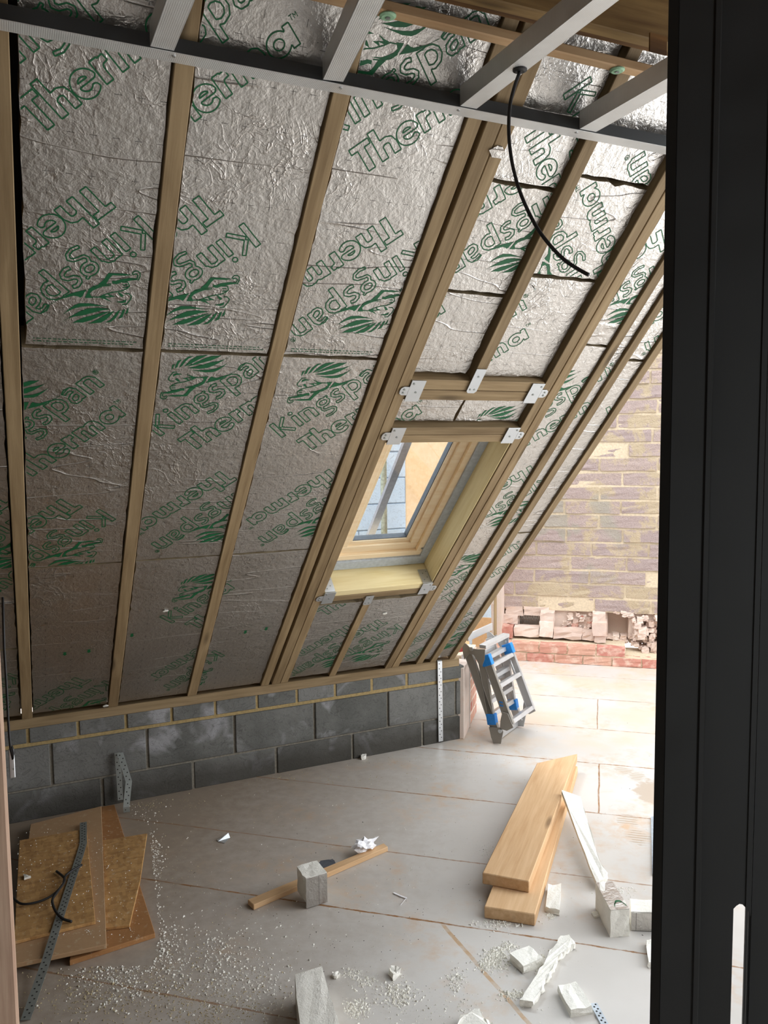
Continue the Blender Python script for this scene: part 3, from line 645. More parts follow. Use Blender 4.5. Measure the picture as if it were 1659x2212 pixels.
# joist clips on the trimmers
GC = 'galvanised metal framing clips'
def holes(mb, M, pts, r=.004, mi=1):
    for x, y, z in pts:
        mb.tube([M @ Vector((x, y, z)), M @ Vector((x, y, z + .0006))], r, 10, mi)
def clip_plate(u, s, side, label, h=.10, tail=True):
    """u,s = lower inner corner by the rafter; side +1 plate lies right of u"""
    e = empty('framing_clip', RF @ Matrix.Translation((u, s, .003))); mb = MB(); I = Matrix.Identity(4); w_ = .058 * side; k = .02 * (1 if side > 0 else 1)
    sl = .0
    mb.prism([(0, 0, 0), (w_, 0, 0), (w_ + sl, h, 0), (sl, h, 0)], (0, 0, .0022))
    if tail:
        y = h * .5; pts = [(0, y - .018, 0)] + [(-side * (.022 + .012 * math.cos(a)), y + .018 * math.sin(a) * 1.0, 0) for a in [-1.57, -.9, -.3, .3, .9, 1.57]] + [(0, y + .018, 0)]
        pts = [(-0 * side, y - .02, 0), (-side * .022, y - .02, 0), (-side * .032, y - .012, 0), (-side * .034, y, 0), (-side * .032, y + .012, 0), (-side * .022, y + .02, 0), (0, y + .02, 0)]
        mb.prism(pts, (0, 0, .0022))
    plate = mb.build('plate', M_PLATE, e, RF @ Matrix.Translation((u, s, .003)), bevel=.0006)
    for hx, hy in ((w_ * .55, h * .45), (-side * .018, h * .5 + .007), (-side * .018, h * .5 - .008), (w_ * .2, h * .85)):
        if not tail and hx * side < 0: continue
        sb = MB(); sb.tube([(hx, hy, .0022), (hx, hy, .004)], .0042, 10); sb.build('screw', M_DKSTEEL, e, RF @ Matrix.Translation((u, s, .003)))
    if tag(e, label, 'metal clip', GC): return e
clip_plate(1.314, 2.044, 1, 'metal clip at the left end of the upper doubled header')
clip_plate(1.893, 2.044, -1, 'metal clip at the right end of the upper doubled header')
clip_plate(1.314, 1.822, 1, 'metal clip at the left end of the header over the roof window', .088)
clip_plate(1.893, 1.822, -1, 'metal clip at the right end of the header over the roof window', .088)
clip_plate(1.314, .748, 1, 'metal clip at the left end of the window sill trimmer', .09)
clip_plate(1.893, .748, -1, 'bent metal clip at the right end of the window sill trimmer', .09)
for (u, s, lb) in ((1.556, 2.090, 'small metal clip where the short upper rafter meets the header'), (1.545, .700, 'small metal clip at the head of the stud under the window')):
    e = empty('framing_clip', RF @ Matrix.Translation((u, s, .003))); mb = MB(); mb.prism([(0, .01, 0), (.008, 0, 0), (.036, 0, 0), (.044, .01, 0), (.044, .115 if s > 1 else .075, 0), (0, .115 if s > 1 else .075, 0)], (0, 0, .002))
    mb.build('plate', M_PLATE, e, WM[e.name], bevel=.0005)
    for hx, hy in ((.012, .018), (.03, .018), (.022, .08 if s > 1 else .055)):
        sb = MB(); sb.tube([(hx, hy, .002), (hx, hy, .0035)], .004, 10); sb.build('screw', M_DKSTEEL, e, WM[e.name])
    tag(e, lb, 'metal clip', GC)
# flanges of the sill clips that fold up onto the lit inner face of the sill
for u0_, u1_, lb in ((1.316, 1.368, 'folded metal flange on the left end of the window sill'), (1.838, 1.892, 'folded metal flange on the right end of the window sill')):
    e = empty('clip_flange', RF @ Matrix.Translation((u0_, .836, 0))); mb = MB(); mb.box((0, 0, -.085), (u1_ - u0_, .003, .0)); mb.build('flange_plate', M_PLATE, e, WM[e.name], bevel=.0005)
    for q in ((.015, -.02), (.035, -.035), (.018, -.06), (.04, -.07)):
        sb = MB(); sb.tube([(q[0], .003, q[1]), (q[0], .0045, q[1])], .0035, 8); sb.build('nail', M_DKSTEEL, e, WM[e.name])
    tag(e, lb, 'metal clip', GC)

# ------------------------------------------------------------------ roof window
WN = empty('window_1', RF @ Matrix.Translation((1.604, .84, 0))); tag(WN, 'pine roof window in the sloping ceiling with clear glass', 'roof window', None, 'structure')
def ring(u0, s0, u1, s1, wu0, ws0, wu1, ws1, z0, z1, name, mat, bev=.002):
    mb = MB(); mb.box((u0, s0, z0), (u1, s0 + ws0, z1)); mb.box((u0, s1 - ws1, z0), (u1, s1, z1)); mb.box((u0, s0 + ws0, z0), (u0 + wu0, s1 - ws1, z1)); mb.box((u1 - wu1, s0 + ws0, z0), (u1, s1 - ws1, z1))
    return mb.build(name, mat, WN, RF, bevel=bev)
ring(1.316, .838, 1.890, 1.822, .046, .062, .046, .03, -.165, -.122, 'collar', M_GREYP)
ring(1.362, .900, 1.848, 1.800, .032, .034, .034, .03, -.190, -.132, 'frame', M_PINE)
ring(1.385, .928, 1.822, 1.780, .050, .052, .052, .05, -.195, -.150, 'sash', M_PINE)
ring(1.430, .972, 1.778, 1.736, .028, .030, .030, .03, -.198, -.164, 'glazing_bead', M_PINE)
ring(1.455, .999, 1.751, 1.709, .006, .006, .006, .006, -.199, -.170, 'glazing_seal', M_GASKET, .001)
mb = MB(); mb.box((1.455, .999, -.186), (1.751, 1.709, -.182)); mb.build('pane', M_GLASS, WN, RF)
sb = MB(); sb.tube([(1.838, .955, -.131), (1.838, .955, -.129)], .006, 12); sb.build('screw', M_DKSTEEL, WN, RF)

# ------------------------------------------------------------------ outside, seen through the window
w = MB(); w.box((-4, 4.45, -.35), (5, 12, -.25)); tag(w.build('ground_outside', M_GROUND), kind='structure')
w = MB(); w.box((.2, 6.31, -.3), (4.6, 6.5, 3.6), 1)
masonry(w, .2, 4.6, [(-.3 + k * .225, -.3 + k * .225 + .213, .44, .225 * (k % 2)) for k in range(17)], 0, .012, 6.30, .1, 0, 1, seed=21)
tag(w.build('wall_neighbour', [M_OUTB, M_OUTJ], bevel=.003), kind='structure')
p = on(829, 1060, (0, 1, 0), 5.9)
mb = MB(); mb.tube([(p.x, 5.9, -.25), (p.x, 5.9, 3.4)], .026, 14); tag(mb.build('scaffold_pole', M_POLE, smooth=True), 'speckled upright scaffold pole standing outside the roof window', 'pole')
a = on(878, 1060, (0, 1, 0), 5.5); b_ = on(985, 1060, (0, 1, 0), 5.5)
mb = MB(); mb.box((a.x, 5.5, -.25), (b_.x + .12, 5.518, 2.9)); tag(mb.build('site_board', M_OUTOSB), 'orange sheet of board standing outside behind the roof window', 'board')
bu, bs = us(806, 1150, .26); bu2, bs2 = us(881, 957, .26)
timber('slanting_bar', rw(bu - .02, bs - .05, -.26), RS * (bs2 - bs + .12) + RU * (bu2 - bu), RU * .038, -RN * .02, M_BARGREY, .001, 'grey bar slanting behind the glass of the roof window', 'batten')  # grey bar parallel to the rafters, set just outside the pane

# ------------------------------------------------------------------ ceiling grid of steel
ZC = 2.664
def cstud(o, x, y, L, wd, dp, mat, name='steel_channel', parent=None, lip=.008, th=.0012):
    """C section: web side, flanges; runs along x from o, width along y, depth along x cross y"""
    M = frame(o, x, y); mb = MB()
    mb.box((0, 0, 0), (L, wd, th)); mb.box((0, 0, 0), (L, th, dp)); mb.box((0, wd - th, 0), (L, wd, dp)); mb.box((0, 0, dp - th), (L, lip, dp)); mb.box((0, wd - lip, dp - th), (L, wd, dp))
    return mb.build(name, mat, parent, M)
GM = 'steel ceiling channels'
def ceil_ch(x0, x1, label, xs=0.0):
    a = Vector((x0, 1.882, ZC)); d = Vector((xs, -2.6, 0)).normalized()
    wv = Vector((1, 0, 0))
    M = frame(a, d, wv); mb = MB(); L, wd, dp, th = 2.6, x1 - x0, .050, .0012
    mb.box((0, 0, 0), (L, wd, th)); mb.box((0, 0, 0), (L, th, dp)); mb.box((0, wd - th, 0), (L, wd, dp)); mb.box((0, 0, dp - th), (L, .01, dp)); mb.box((0, wd - .01, dp - th), (L, wd, dp))
    o = mb.build('ceiling_channel', M_STEEL, None, M, bevel=.0004); tag(o, label, 'ceiling channel', GM); return o
ceil_ch(.318, .370, 'steel ceiling channel nearest the left corner of the picture')
ceil_ch(.722, .773, 'second steel ceiling channel from the left, slightly askew', -.42)
c3 = ceil_ch(1.103, 1.153, 'steel ceiling channel with the black cable passing through it', -.06)
ceil_ch(1.490, 1.548, 'steel ceiling channel running into the dark upright stud', -.05)
tr = empty('perimeter_track', Vector((.9, 1.93, ZC)))
mb = MB(); mb.box((-.4, 1.882, ZC - .0035), (2.36, 1.930, ZC - .0022)); mb.build('lower_flange', M_STEEL, tr)
mb = MB(); mb.box((-.4, 1.8835, ZC - .0022), (2.36, 1.8847, ZC + .030)); mb.build('upstand', M_STUD, tr)  # same track as the flange; darker steel colour stands in for shade
mb = MB(); mb.box((-.4, 1.8847, ZC + .0288), (2.36, 1.896, ZC + .030)); mb.build('return_lip', M_STUD, tr)  # shade painted by the darker steel here too
for x in (.372, .775, 1.108, 1.492, 1.91):
    sb = MB(); sb.tube([(x, 1.897, ZC - .0035), (x, 1.897, ZC - .006)], .004, 10); sb.build('rivet', M_PLATE, tr)
tag(tr, 'steel edge track running across the top of the foil slope', 'track')
# timbers above the grid
timber('ceiling_beam', (-.8, 1.675, 2.80), (3.2, -.06, 0), (0, .040, 0), (0, 0, .133), M_BEAM, .003, 'deep dark brown beam above the ceiling channels', 'beam')
timber('ceiling_joist', (-.8, 1.722, 2.812), (3.2, -.06, 0), (0, .03, 0), (0, 0, .05), M_DARKW, .003, 'dark joist doubled behind the deep brown beam', 'beam')
timber('ceiling_ledger', (-.8, 1.756, 2.786), (3.2, 0, 0), (0, .032, 0), (0, 0, .026), M_PLANK, .003, 'reddish timber ledger with green washers above the steel track', 'ledger')
for (x, y), lb in (((838, 58), 'round pale green washer on the ledger, between the second and third channels'), ((1333, 166), 'round pale green washer on the ledger near the dark upright stud')):
    q = on(x, y, (0, 1, 0), 1.772); e = empty('fixing_washer', Vector((q.x, 1.772, 2.786))); mb = MB(); mb.tube([(q.x, 1.772, 2.7855), (q.x, 1.772, 2.783), (q.x, 1.772, 2.780)], [.020, .020, .015], 18); mb.build('washer', M_GREENW, e)
    mb = MB(); mb.tube([(q.x, 1.772, 2.780), (q.x, 1.772, 2.778)], .006, 10); mb.build('screw', M_DKSTEEL, e); tag(e, lb, 'washer', 'green washers')
# bracket on the beam beside the stud
q = on(1415, 95, (0, 1, 0), 1.60); mb = MB(); mb.box((q.x - .02, 1.596, q.z - .022), (q.x + .035, 1.60, q.z + .022)); tag(mb.build('beam_bracket', M_DARKW), 'small dark square plate on the deep beam beside the upright stud', 'plate')
# hanging cable with grommet
g0 = G(1123, 150, ZC); e = empty('hanging_cable', g0)
path = []
dep0 = (g0 - Vector((0, 0, H))).dot(FW)
for i, (x, y) in enumerate([(1123, 150), (1112, 185), (1102, 225), (1099, 270), (1101, 315), (1108, 360), (1120, 405), (1138, 450), (1162, 495), (1190, 532), (1220, 562), (1250, 582), (1272, 594)]):
    d = ray(x, y); path.append(Vector((0, 0, H)) + d * ((dep0 - .012 * i) / d.dot(FW)))
path = [path[0] + Vector((0, 0, .05))] + path
sm = []
for i in range(len(path) - 1):
    p0, p1, p2, p3 = path[max(i - 1, 0)], path[i], path[i + 1], path[min(i + 2, len(path) - 1)]
    for k in range(4):
        t_ = k / 4; sm.append(.5 * ((2 * p1) + (p2 - p0) * t_ + (2 * p0 - 5 * p1 + 4 * p2 - p3) * t_ * t_ + (3 * p1 - p0 - 3 * p2 + p3) * t_ ** 3))
sm.append(path[-1])
mb = MB(); mb.tube(sm, .0042, 10); mb.build('cable', M_BLACK, e, smooth=True)
mb = MB(); mb.tube([g0 + Vector((0, 0, .001)), g0 - Vector((0, 0, .003)), g0 - Vector((0, 0, .006))], [.017, .017, .011], 20); mb.build('grommet', M_BLACK, e)
tag(e, 'black cable hanging from a rubber grommet in a ceiling channel', 'cable')

# ------------------------------------------------------------------ dark steel studs at the right, close to the camera
vd = ray(1535, 1100); vd = Vector((vd.x, vd.y, 0)).normalized(); side = Vector((vd.y, -vd.x, 0))
def hx(x, dep=.60, y=1100): return on(x, y, tuple(vd), dep).dot(side)
def stud_box(mb, h0, h1, d0, d1, z0=0.0, z1=2.93):
    o = side * h0 + vd * d0; mb.obox((o.x, o.y, z0), side * (h1 - h0), vd * (d1 - d0), (0, 0, z1 - z0))
GS = 'dark steel partition studs'
# stud whose flange faces the camera
hA, hB = hx(1423), hx(1534)
e = empty('wall_stud', side * hA + vd * .60)
mb = MB(); stud_box(mb, hA + .007, hB, .600, .6016); stud_box(mb, hA + .030, hA + .034, .5985, .600); stud_box(mb, hB - .004, hB, .597, .600); mb.build('flange', M_STUD, e, bevel=.0005)
mb = MB(); mb.prism([side * (hA + .007) + vd * .600, side * hA + vd * .606, side * hA + vd * .616, side * (hA + .007) + vd * .6016], (0, 0, 2.93)); mb.build('lip', M_STUD, e)
mb = MB(); stud_box(mb, hB - .0072, hB - .0056, .6016, .67); mb.build('web', M_STUD, e)
tag(e, 'dark steel partition stud forming the right edge of the open view', 'stud', GS)
# stud with its punched web facing the camera
hC, hD = hB - .004, hx(1648, .606); s0_, s1_ = hx(1581, .606, 2090), hx(1619, .606, 2090); zt_ = on(1600, 1952, tuple(vd), .606).z
e = empty('wall_stud', side * hC + vd * .606)
mb = MB(); stud_box(mb, hC, hD, .606, .6076, 0, zt_ - .16); stud_box(mb, hC, hD, .606, .6076, zt_, 2.93); stud_box(mb, hC, s0_, .606, .6076, zt_ - .16, zt_); stud_box(mb, s1_, hD, .606, .6076, zt_ - .16, zt_)
zl_ = .004; n_ = 6
pts = [side * s0_ + vd * .606 + Vector((0, 0, zt_))] + [side * (s0_ + (s1_ - s0_) * i / n_) + vd * .606 + Vector((0, 0, zt_ - .009 * (abs(i / n_ - .42) ** 1.6) * 2.2)) for i in range(n_ + 1)] + [side * s1_ + vd * .606 + Vector((0, 0, zt_))]
mb.prism(pts, vd * .0016)
stud_box(mb, hx(1636, .606), hx(1641, .606), .604, .606); mb.build('web', M_STUD, e)
for h in (hC, hD - .0016):
    mb = MB(); stud_box(mb, h, h + .0016, .6076, .655); mb.build('flange', M_STUD, e)
tag(e, 'dark steel partition stud with a slot punched through it', 'stud', GS)
e = empty('wall_stud', side * (hD + .002) + vd * .63)
mb = MB(); stud_box(mb, hD + .0015, hD + .045, .625, .6266); mb.build('flange', M_STUD, e); mb = MB(); stud_box(mb, hD + .0015, hD + .003, .6266, .69); mb.build('web', M_STUD, e)
tag(e, 'dark steel partition stud cut off by the right side of the picture', 'stud', GS)

# ------------------------------------------------------------------ timber post at the left, cable and bracket
pe = on(24, 1900, (0, 1, 0), 1.50)
timber('timber_post', (pe.x, 1.50, 0), (0, 0, 2.93), (-.12, 0, 0), (0, .07, 0), M_ROUGHW, .004, 'rough pinkish timber post at the left edge', 'post')
e = empty('wall_conduit_box', on(26, 1650, (0, 1, 0), 1.62)); o_ = e.matrix_basis.translation
mb = MB(); a = on(18, 1620, (0, 1, 0), 1.60); b_ = on(33.5, 1680, (0, 1, 0), 1.60); mb.box((a.x, 1.60, b_.z), (b_.x, 1.606, a.z)); mb.build('plate', M_PLATE, e, bevel=.001)
q = on(29, 1661, (0, 1, 0), 1.60); sb = MB(); sb.tube([(q.x, 1.599, q.z), (q.x, 1.597, q.z)], .0015, 8); sb.build('screw', M_DKSTEEL, e)
tag(e, 'small metal plate fixed behind the timber post', 'metal plate')
pts = [on(x, y, (0, 1, 0), 1.595) for x, y in [(6, 1290), (9, 1400), (14, 1480), (18, 1560), (20, 1590), (23, 1618), (28, 1640), (29, 1625), (25, 1612)]]
mb = MB(); mb.tube(pts, .0022, 8); tag(mb.build('post_cable', M_BLACK, smooth=True), 'thin black cable running down behind the timber post', 'cable')

# ------------------------------------------------------------------ perforated straps
GP = 'perforated steel straps'
def strap(name, pts, wv, tv, label, wd=.028, th=.0022, mat=None, pitch=.016, two=True, hr=.0032):
    """flat strap through pts; wv: width direction per point, tv: normal per point"""
    mat = mat or M_DKSTEEL; mb = MB(); pts = [Vector(p) for p in pts]
    mb.ribbon(pts, [Vector(w_).normalized() * wd / 2 for w_ in wv], [Vector(t_).normalized() * th for t_ in tv])
    for i in range(len(pts) - 1):
        a, b = pts[i], pts[i + 1]; L = (b - a).length; d = (b - a).normalized(); w_ = (Vector(wv[i]) + Vector(wv[i + 1])).normalized(); t_ = (Vector(tv[i]) + Vector(tv[i + 1])).normalized()
        k = 0; x = pitch * .7
        while x < L - pitch * .4:
            off = (wd * .17 if k % 2 else -wd * .17) if two else 0; c = a + d * x + w_ * off
            mb.tube([c + t_ * (th - .0001), c + t_ * (th + .0005)], hr, 8, 1); k += 1; x += pitch
    e = mb.build(name, [mat, M_HOLE])
    return tag(e, label, 'metal strap', GP)
# upright strap on the block wall
a = on(951, 1423, (0, 1, 0), 4.085); b_ = on(955, 1603, (0, 1, 0), 4.085); X_ = Vector((1, 0, 0)); NY = Vector((0, -1, 0))
strap('wall_strap', [(a.x, 4.10, .504), (a.x, 4.092, .500), (a.x, 4.092, .47), (a.x + .004, 4.092, .012)], [X_] * 4, [(0, -.3, 1), NY, NY, NY], 'pale perforated strap fixed upright to the right end of the block wall', .030, .003, M_PLATE, .020)
# bent strap standing off the wall at left
pw = on(249, 1650, (0, 1, 0), 4.09); pb = G(273, 1752, .015); pb2 = G(259, 1728, .02); pm = on(262, 1690, (0, 1, 0), 4.03)
wv = [(1, -.1, 0)] * 3
strap('folded_strap', [(pw.x + .010, 4.085, .27), (pw.x + .014, 4.075, .16), (pw.x + .016, 4.07, .03)], wv, [NY] * 3, 'perforated strap standing against the block wall at left, inner leg of the folded pair', .026, .0022, M_DKSTEEL, .018)
strap('folded_strap', [(pw.x + .022, 4.068, .272), (pw.x + .05, 3.99, .15), (pb.x, pb.y, .035), (pb.x + .002, pb.y, .008)], [(1, -.1, 0)] * 4, [(0, -.9, .4)] * 4, 'perforated strap leaning out from the block wall at left to the floor', .030, .0022, M_DKSTEEL, .018)

# ------------------------------------------------------------------ boards on the floor at left
GO = 'loose board offcuts in the left corner'
def slab(name, pxs, z0, th, mat, label, cat, group=None, bevel=.0015, pts=None):
    P = pts or [G(x, y, z0 + th) for x, y in pxs]; c = sum((p for p in P), Vector()) / len(P); c.z = z0
    d = max(((P[(i + 1) % len(P)] - P[i]) for i in range(len(P))), key=lambda q: q.length); d.z = 0; M = frame((c.x, c.y, z0), d, Vector((-d.y, d.x, 0))); Mi = M.inverted()
    mb = MB(); mb.prism([Vector(((Mi @ p).x, (Mi @ p).y, 0)) for p in P], (0, 0, th)); return tag(mb.build(name, mat, None, M, bevel=bevel), label, cat, group)
slab('board_offcut', [(205, 1745), (247, 1738), (335, 2016), (150, 2076)], .0005, .018, M_PLYD, 'brown board offcut lowest in the pile, its corner sticking out to the right', 'board', GO)
slab('board_offcut', [(222, 1815), (318, 1800), (303, 1900), (280, 1998), (228, 2004)], .0195, .011, M_OSB, 'strand board offcut with a curved pale edge, right side of the pile', 'board', GO)
slab('board_offcut', [(66, 1780), (219, 1741), (230, 2040), (25, 2084)], .0195 + .0115, .016, M_PLY, 'large greyish chipboard offcut under the strand board with tape on it', 'board', GO)
slab('board_offcut', [(42, 1815), (187, 1790), (206, 1990), (30, 2034)], .0485, .012, M_OSB, 'strand board offcut lying on top of the pile under the metal strap', 'board', GO)
S_ = .062
pts = [G(x, y, S_) for x, y in [(180, 1777), (180, 1822)]] + [G(x, y, z) for x, y, z in [(172, 1850, .064), (120, 2010, .066), (100, 2075, .052), (55, 2204, .004)]]
wv = []
for i in range(len(pts)):
    d = pts[min(i + 1, len(pts) - 1)] - pts[max(i - 1, 0)]; wv.append((d.y, -d.x, 0) if d.length else (1, 0, 0))
strap('long_strap', pts, [(-w_[0], -w_[1], 0) for w_ in wv], [(0, 0, 1)] * len(pts), 'long perforated steel strap lying across the board offcuts', .030, .0022, M_DKSTEEL, .013)
def spline(pts, k=5):
    sm = []
    for i in range(len(pts) - 1):
        p0, p1, p2, p3 = pts[max(i - 1, 0)], pts[i], pts[i + 1], pts[min(i + 2, len(pts) - 1)]
        for j in range(k):
            t_ = j / k; sm.append(.5 * ((2 * p1) + (p2 - p0) * t_ + (2 * p0 - 5 * p1 + 4 * p2 - p3) * t_ * t_ + (3 * p1 - p0 - 3 * p2 + p3) * t_ ** 3))
    return sm + [pts[-1]]
cp = spline([G(x, y, z) for x, y, z in [(27, 1938, .070), (45, 1952, .072), (75, 1950, .072), (110, 1936, .075), (135, 1912, .078), (143, 1890, .078), (177, 1868, .082)]])
mb = MB(); mb.tube(cp, .0045, 8); tag(mb.build('cable_offcut', M_BLACK, smooth=True), 'black cable offcut curling from the post over the metal strap', 'cable')
cp = spline([G(x, y, z) for x, y, z in [(122, 1882, .068), (140, 1900, .076), (125, 1925, .082), (113, 1945, .080), (120, 1968, .080), (135, 1984, .074), (155, 1991, .067)]])
mb = MB(); mb.tube(cp, .0048, 8); tag(mb.build('cable_offcut', M_BLACK, smooth=True), 'short black cable offcut bent like a bow on the strand board', 'cable')

# ------------------------------------------------------------------ planks, foam and scraps on the floor
GPL = 'new softwood planks on the floor'
p1 = G(1046, 1958, .047); p1r = G(1156, 1975, .047); pf = G(1248, 1655, .047); dirp = pf - p1r
slab('plank', None, .0005, .0465, M_PLANK, 'lower new softwood plank, its end showing nearer the viewer', 'plank', GPL, .003, [p1, p1r, pf, p1 + dirp])
slab('plank', [(1042, 1885), (1143, 1904), (1247, 1628), (1160, 1648)], .047, .047, M_PLANK, 'upper new softwood plank with a slanting far end', 'plank', GPL, .003)
GF = 'white foam offcuts on the floor'
def foam(label, pxs, z0, th, jag=.002, mat=None, group=GF, name='foam_offcut', tilt=0, cuts=2, seed=1):
    o = slab(name, pxs, z0, th, mat or M_FOAM, label, 'foam offcut', group, .0); roughen(o, jag, cuts, seed); return o
# long strip leaning on the planks and the foil-topped block it ends on
hb = .105
bl = empty('foil_topped_foam_block', G(1340, 2022)); 
T0, T1, T2, T3 = [G(x, y, hb) for x, y in ((1319, 1966), (1360, 1963), (1323, 1904), (1287, 1906))]
mb = MB(); mb.prism([Vector((p.x, p.y, .0008)) for p in (T0, T1, T2, T3)], (0, 0, hb - .002)); fo = mb.build('foam_core', M_FOAM, bl); roughen(fo, .0012, 3, 3)
mb = MB(); mb.prism([Vector((p.x, p.y, hb - .001)) for p in (T0, T1, T2, T3)], (0, 0, .0014)); 
c_ = (T0 + T1) / 2; ux = (T1 - T0); uy = (T3 - T0)
for k in range(3):
    ar = [T0 + ux * (.62 + .30 * math.cos(a) * (1 - .2 * k)) + uy * (.10 + .13 * k * .5 + .16 * math.sin(a) * (1 - .25 * k)) for a in [math.pi * i / 14 for i in range(15)]]
    for i in range(14):
        a, b = ar[i], ar[i + 1]; n = Vector((-(b - a).y, (b - a).x, 0)).normalized() * .0016
        mb.add([(a - n).xy.to_3d() + Vector((0, 0, hb + .0008)), (b - n).xy.to_3d() + Vector((0, 0, hb + .0008)), (b + n).xy.to_3d() + Vector((0, 0, hb + .0008)), (a + n).xy.to_3d() + Vector((0, 0, hb + .0008))], [(0, 1, 2, 3)], 1)
mb.build('foil_face', [M_FOIL, M_INK], bl); tag(bl, 'upright foam block with a foil top and a green squiggle', 'foam offcut', GF)
A0 = G(1213, 1706, .118); A1 = G(1254, 1721, .108); B1 = G(1311, 1896, .040); B0 = G(1289, 1907, .040)
mid = [G(1262, 1750, .098), G(1284, 1820, .07), G(1297, 1865, .055), G(1312, 1885, .045)]
mb = MB(); mb.prism([A0, A1] + mid + [B1, B0, G(1250, 1808, .082)], (0, 0, -.022)); so = mb.build('foam_strip', M_FOAM); roughen(so, .0012, 2, 4); tag(so, 'long white foam strip leaning on the planks, pointed at its far end', 'foam offcut', GF)
fb = empty('foil_sided_foam_block', G(1390, 1990)); P = [G(x, y, .075) for x, y in ((1364, 1968), (1361, 1941), (1470, 1944), (1470, 1972))]
mb = MB(); mb.prism([Vector((p.x, p.y, .004)) for p in P], (0, 0, .07)); fo = mb.build('foam_core', M_FOAM, fb); roughen(fo, .0012, 3, 6)
n = (P[3] - P[0]).normalized(); nn = Vector((n.y, -n.x, 0)); mb = MB(); mb.obox(Vector((P[0].x, P[0].y, .003)) + nn * .001, n * (P[3] - P[0]).length, nn * .003, (0, 0, .068)); mb.build('foil_face', M_FOIL, fb); tag(fb, 'foam block with a foil side, half hidden by the dark studs', 'foam offcut', GF)
foam('small foam slab half hidden by the dark studs, near the front', [(1396, 2030), (1440, 2024), (1444, 2074), (1401, 2080)], .0005, .02, .0015, seed=7)
foam('foam scrap with a pinkish edge lying against the lower plank', [(1184, 1912), (1211, 1908), (1208, 1966), (1177, 1958)], .0005, .022, .002, seed=8)
foam('foam slab on a bed of crumbs, beside the torn strip', [(1101, 2059), (1145, 2040), (1172, 2068), (1130, 2086)], .0005, .030, .002, seed=9)
foam('flat foam tile near the front, below the torn strip', [(1205, 2131), (1245, 2119), (1279, 2173), (1233, 2182)], .0005, .026, .002, seed=10)
rnd = random.Random(4); L_ = [(1212, 2022), (1196, 2045), (1180, 2072), (1160, 2105), (1140, 2135), (1124, 2160)]; R_ = [(1146, 2164), (1163, 2142), (1168, 2134), (1178, 2118), (1186, 2108), (1192, 2094), (1203, 2080), (1208, 2066), (1222, 2054), (1226, 2043), (1242, 2036), (1226, 2020)]
foam('torn foam strip with a ragged right edge', [(x + rnd.uniform(-1, 1), y) for x, y in L_] + [(x + rnd.uniform(-4, 4), y) for x, y in R_], .0005, .022, .0022, seed=11)
foam('yellowish foam chunk cut off by the bottom of the picture', [(1000, 2190), (1030, 2176), (1052, 2200), (1070, 2240), (980, 2240)], .0005, .03, .004, seed=12)
foam('tall foam block at the bottom centre, running out of the picture', [(637, 2105), (694, 2087), (760, 2300), (660, 2330)], .0005, .10, .0012, cuts=3, seed=13)
foam('small cube-like foam chunk in the middle of the front floor', [(840, 2092), (853, 2084), (866, 2094), (850, 2104)], .0005, .022, .003, seed=14)
foam('tiny foam chunk to the right of the tall foam block', [(718, 2100), (731, 2096), (735, 2104), (722, 2108)], .0005, .012, .002, seed=15)
foam('small foam crumb on the floor by the foot of the block wall', [(779, 1629), (790, 1626), (791, 1633), (781, 1635)], .0005, .018, .002, seed=16)
foam('white foam flake left of the foil-topped block', [(1277, 1970), (1290, 1968), (1298, 1976), (1284, 1980)], .0005, .006, .001, seed=17)
foam('pointed white foam flake on the strand board', [(51, 1888), (67, 1892), (52, 1897)], .061, .008, .001, seed=18)
# batten with foam cube, paper and grey scrap
b0, b1, b2, b3 = [G(x, y, .022) for x, y in ((535, 1943), (548, 1955), (838, 1829), (829, 1821))]
slab('wooden_batten', None, .0005, .0215, M_PLANK, 'thin wooden batten on the floor under the foam cube', 'batten', None, .002, [b0, b1, b2, b3])
cb = empty('foam_cube', G(670, 1940)); hc = .125
C = [G(x, y, hc) for x, y in ((660, 1897), (706, 1884), (684, 1858), (641, 1871))]
mb = MB(); mb.prism([Vector((p.x, p.y, .023)) for p in C], (0, 0, hc - .023)); fo = mb.build('foam_core', M_FOAM, cb); roughen(fo, .0014, 3, 20)
n = (C[1] - C[0]); nn = Vector((n.y, -n.x, 0)).normalized(); mb = MB(); mb.obox(Vector((C[0].x, C[0].y, .004)) + nn * .0008, Vector((n.x, n.y, 0)), nn * .002, (0, 0, hc - .006)); mb.build('foil_face', M_FOIL, cb, bevel=.0005)
tag(cb, 'cut cube of foam board standing on the batten, foil on its front', 'foam offcut', GF)
pc = G(788, 1836, .022); mb = MB(); bm = bmesh.new(); bmesh.ops.create_icosphere(bm, subdivisions=3, radius=1); rnd = random.Random(5)
for v in bm.verts:
    a = math.atan2(v.co.y, v.co.x); k = 1 + .28 * math.sin(3 * a + 5 * v.co.z) + rnd.gauss(0, .13); v.co = Vector((v.co.x * .048 * k * (1.2 if v.co.x > 0 else 1), v.co.y * .028 * k, (v.co.z * .024 * k) + .022)); v.co.z = max(v.co.z, .001)
me = bpy.data.meshes.new('crumpled_paper'); bm.to_mesh(me); bm.free(); me.materials.append(M_WHITEP); o = bpy.data.objects.new('crumpled_paper', me); COL.objects.link(o); o.matrix_basis = Matrix.Translation(pc) @ Matrix.Rotation(.3, 4, 'Z'); tag(o, 'crumpled white paper lying on the end of the batten', 'paper')
pts = [G(705 + 20 * math.cos(a), 1868 + 11 * math.sin(a) - (4 if math.cos(a) > .3 else 0), .014) for a in [2 * math.pi * i / 14 for i in range(14)]]
o = slab('grey_foam_scrap', None, .0005, .014, M_SLATE, 'dark grey foam scrap tucked behind the foam cube', 'scrap', None, .002, pts); roughen(o, .001, 1, 21)
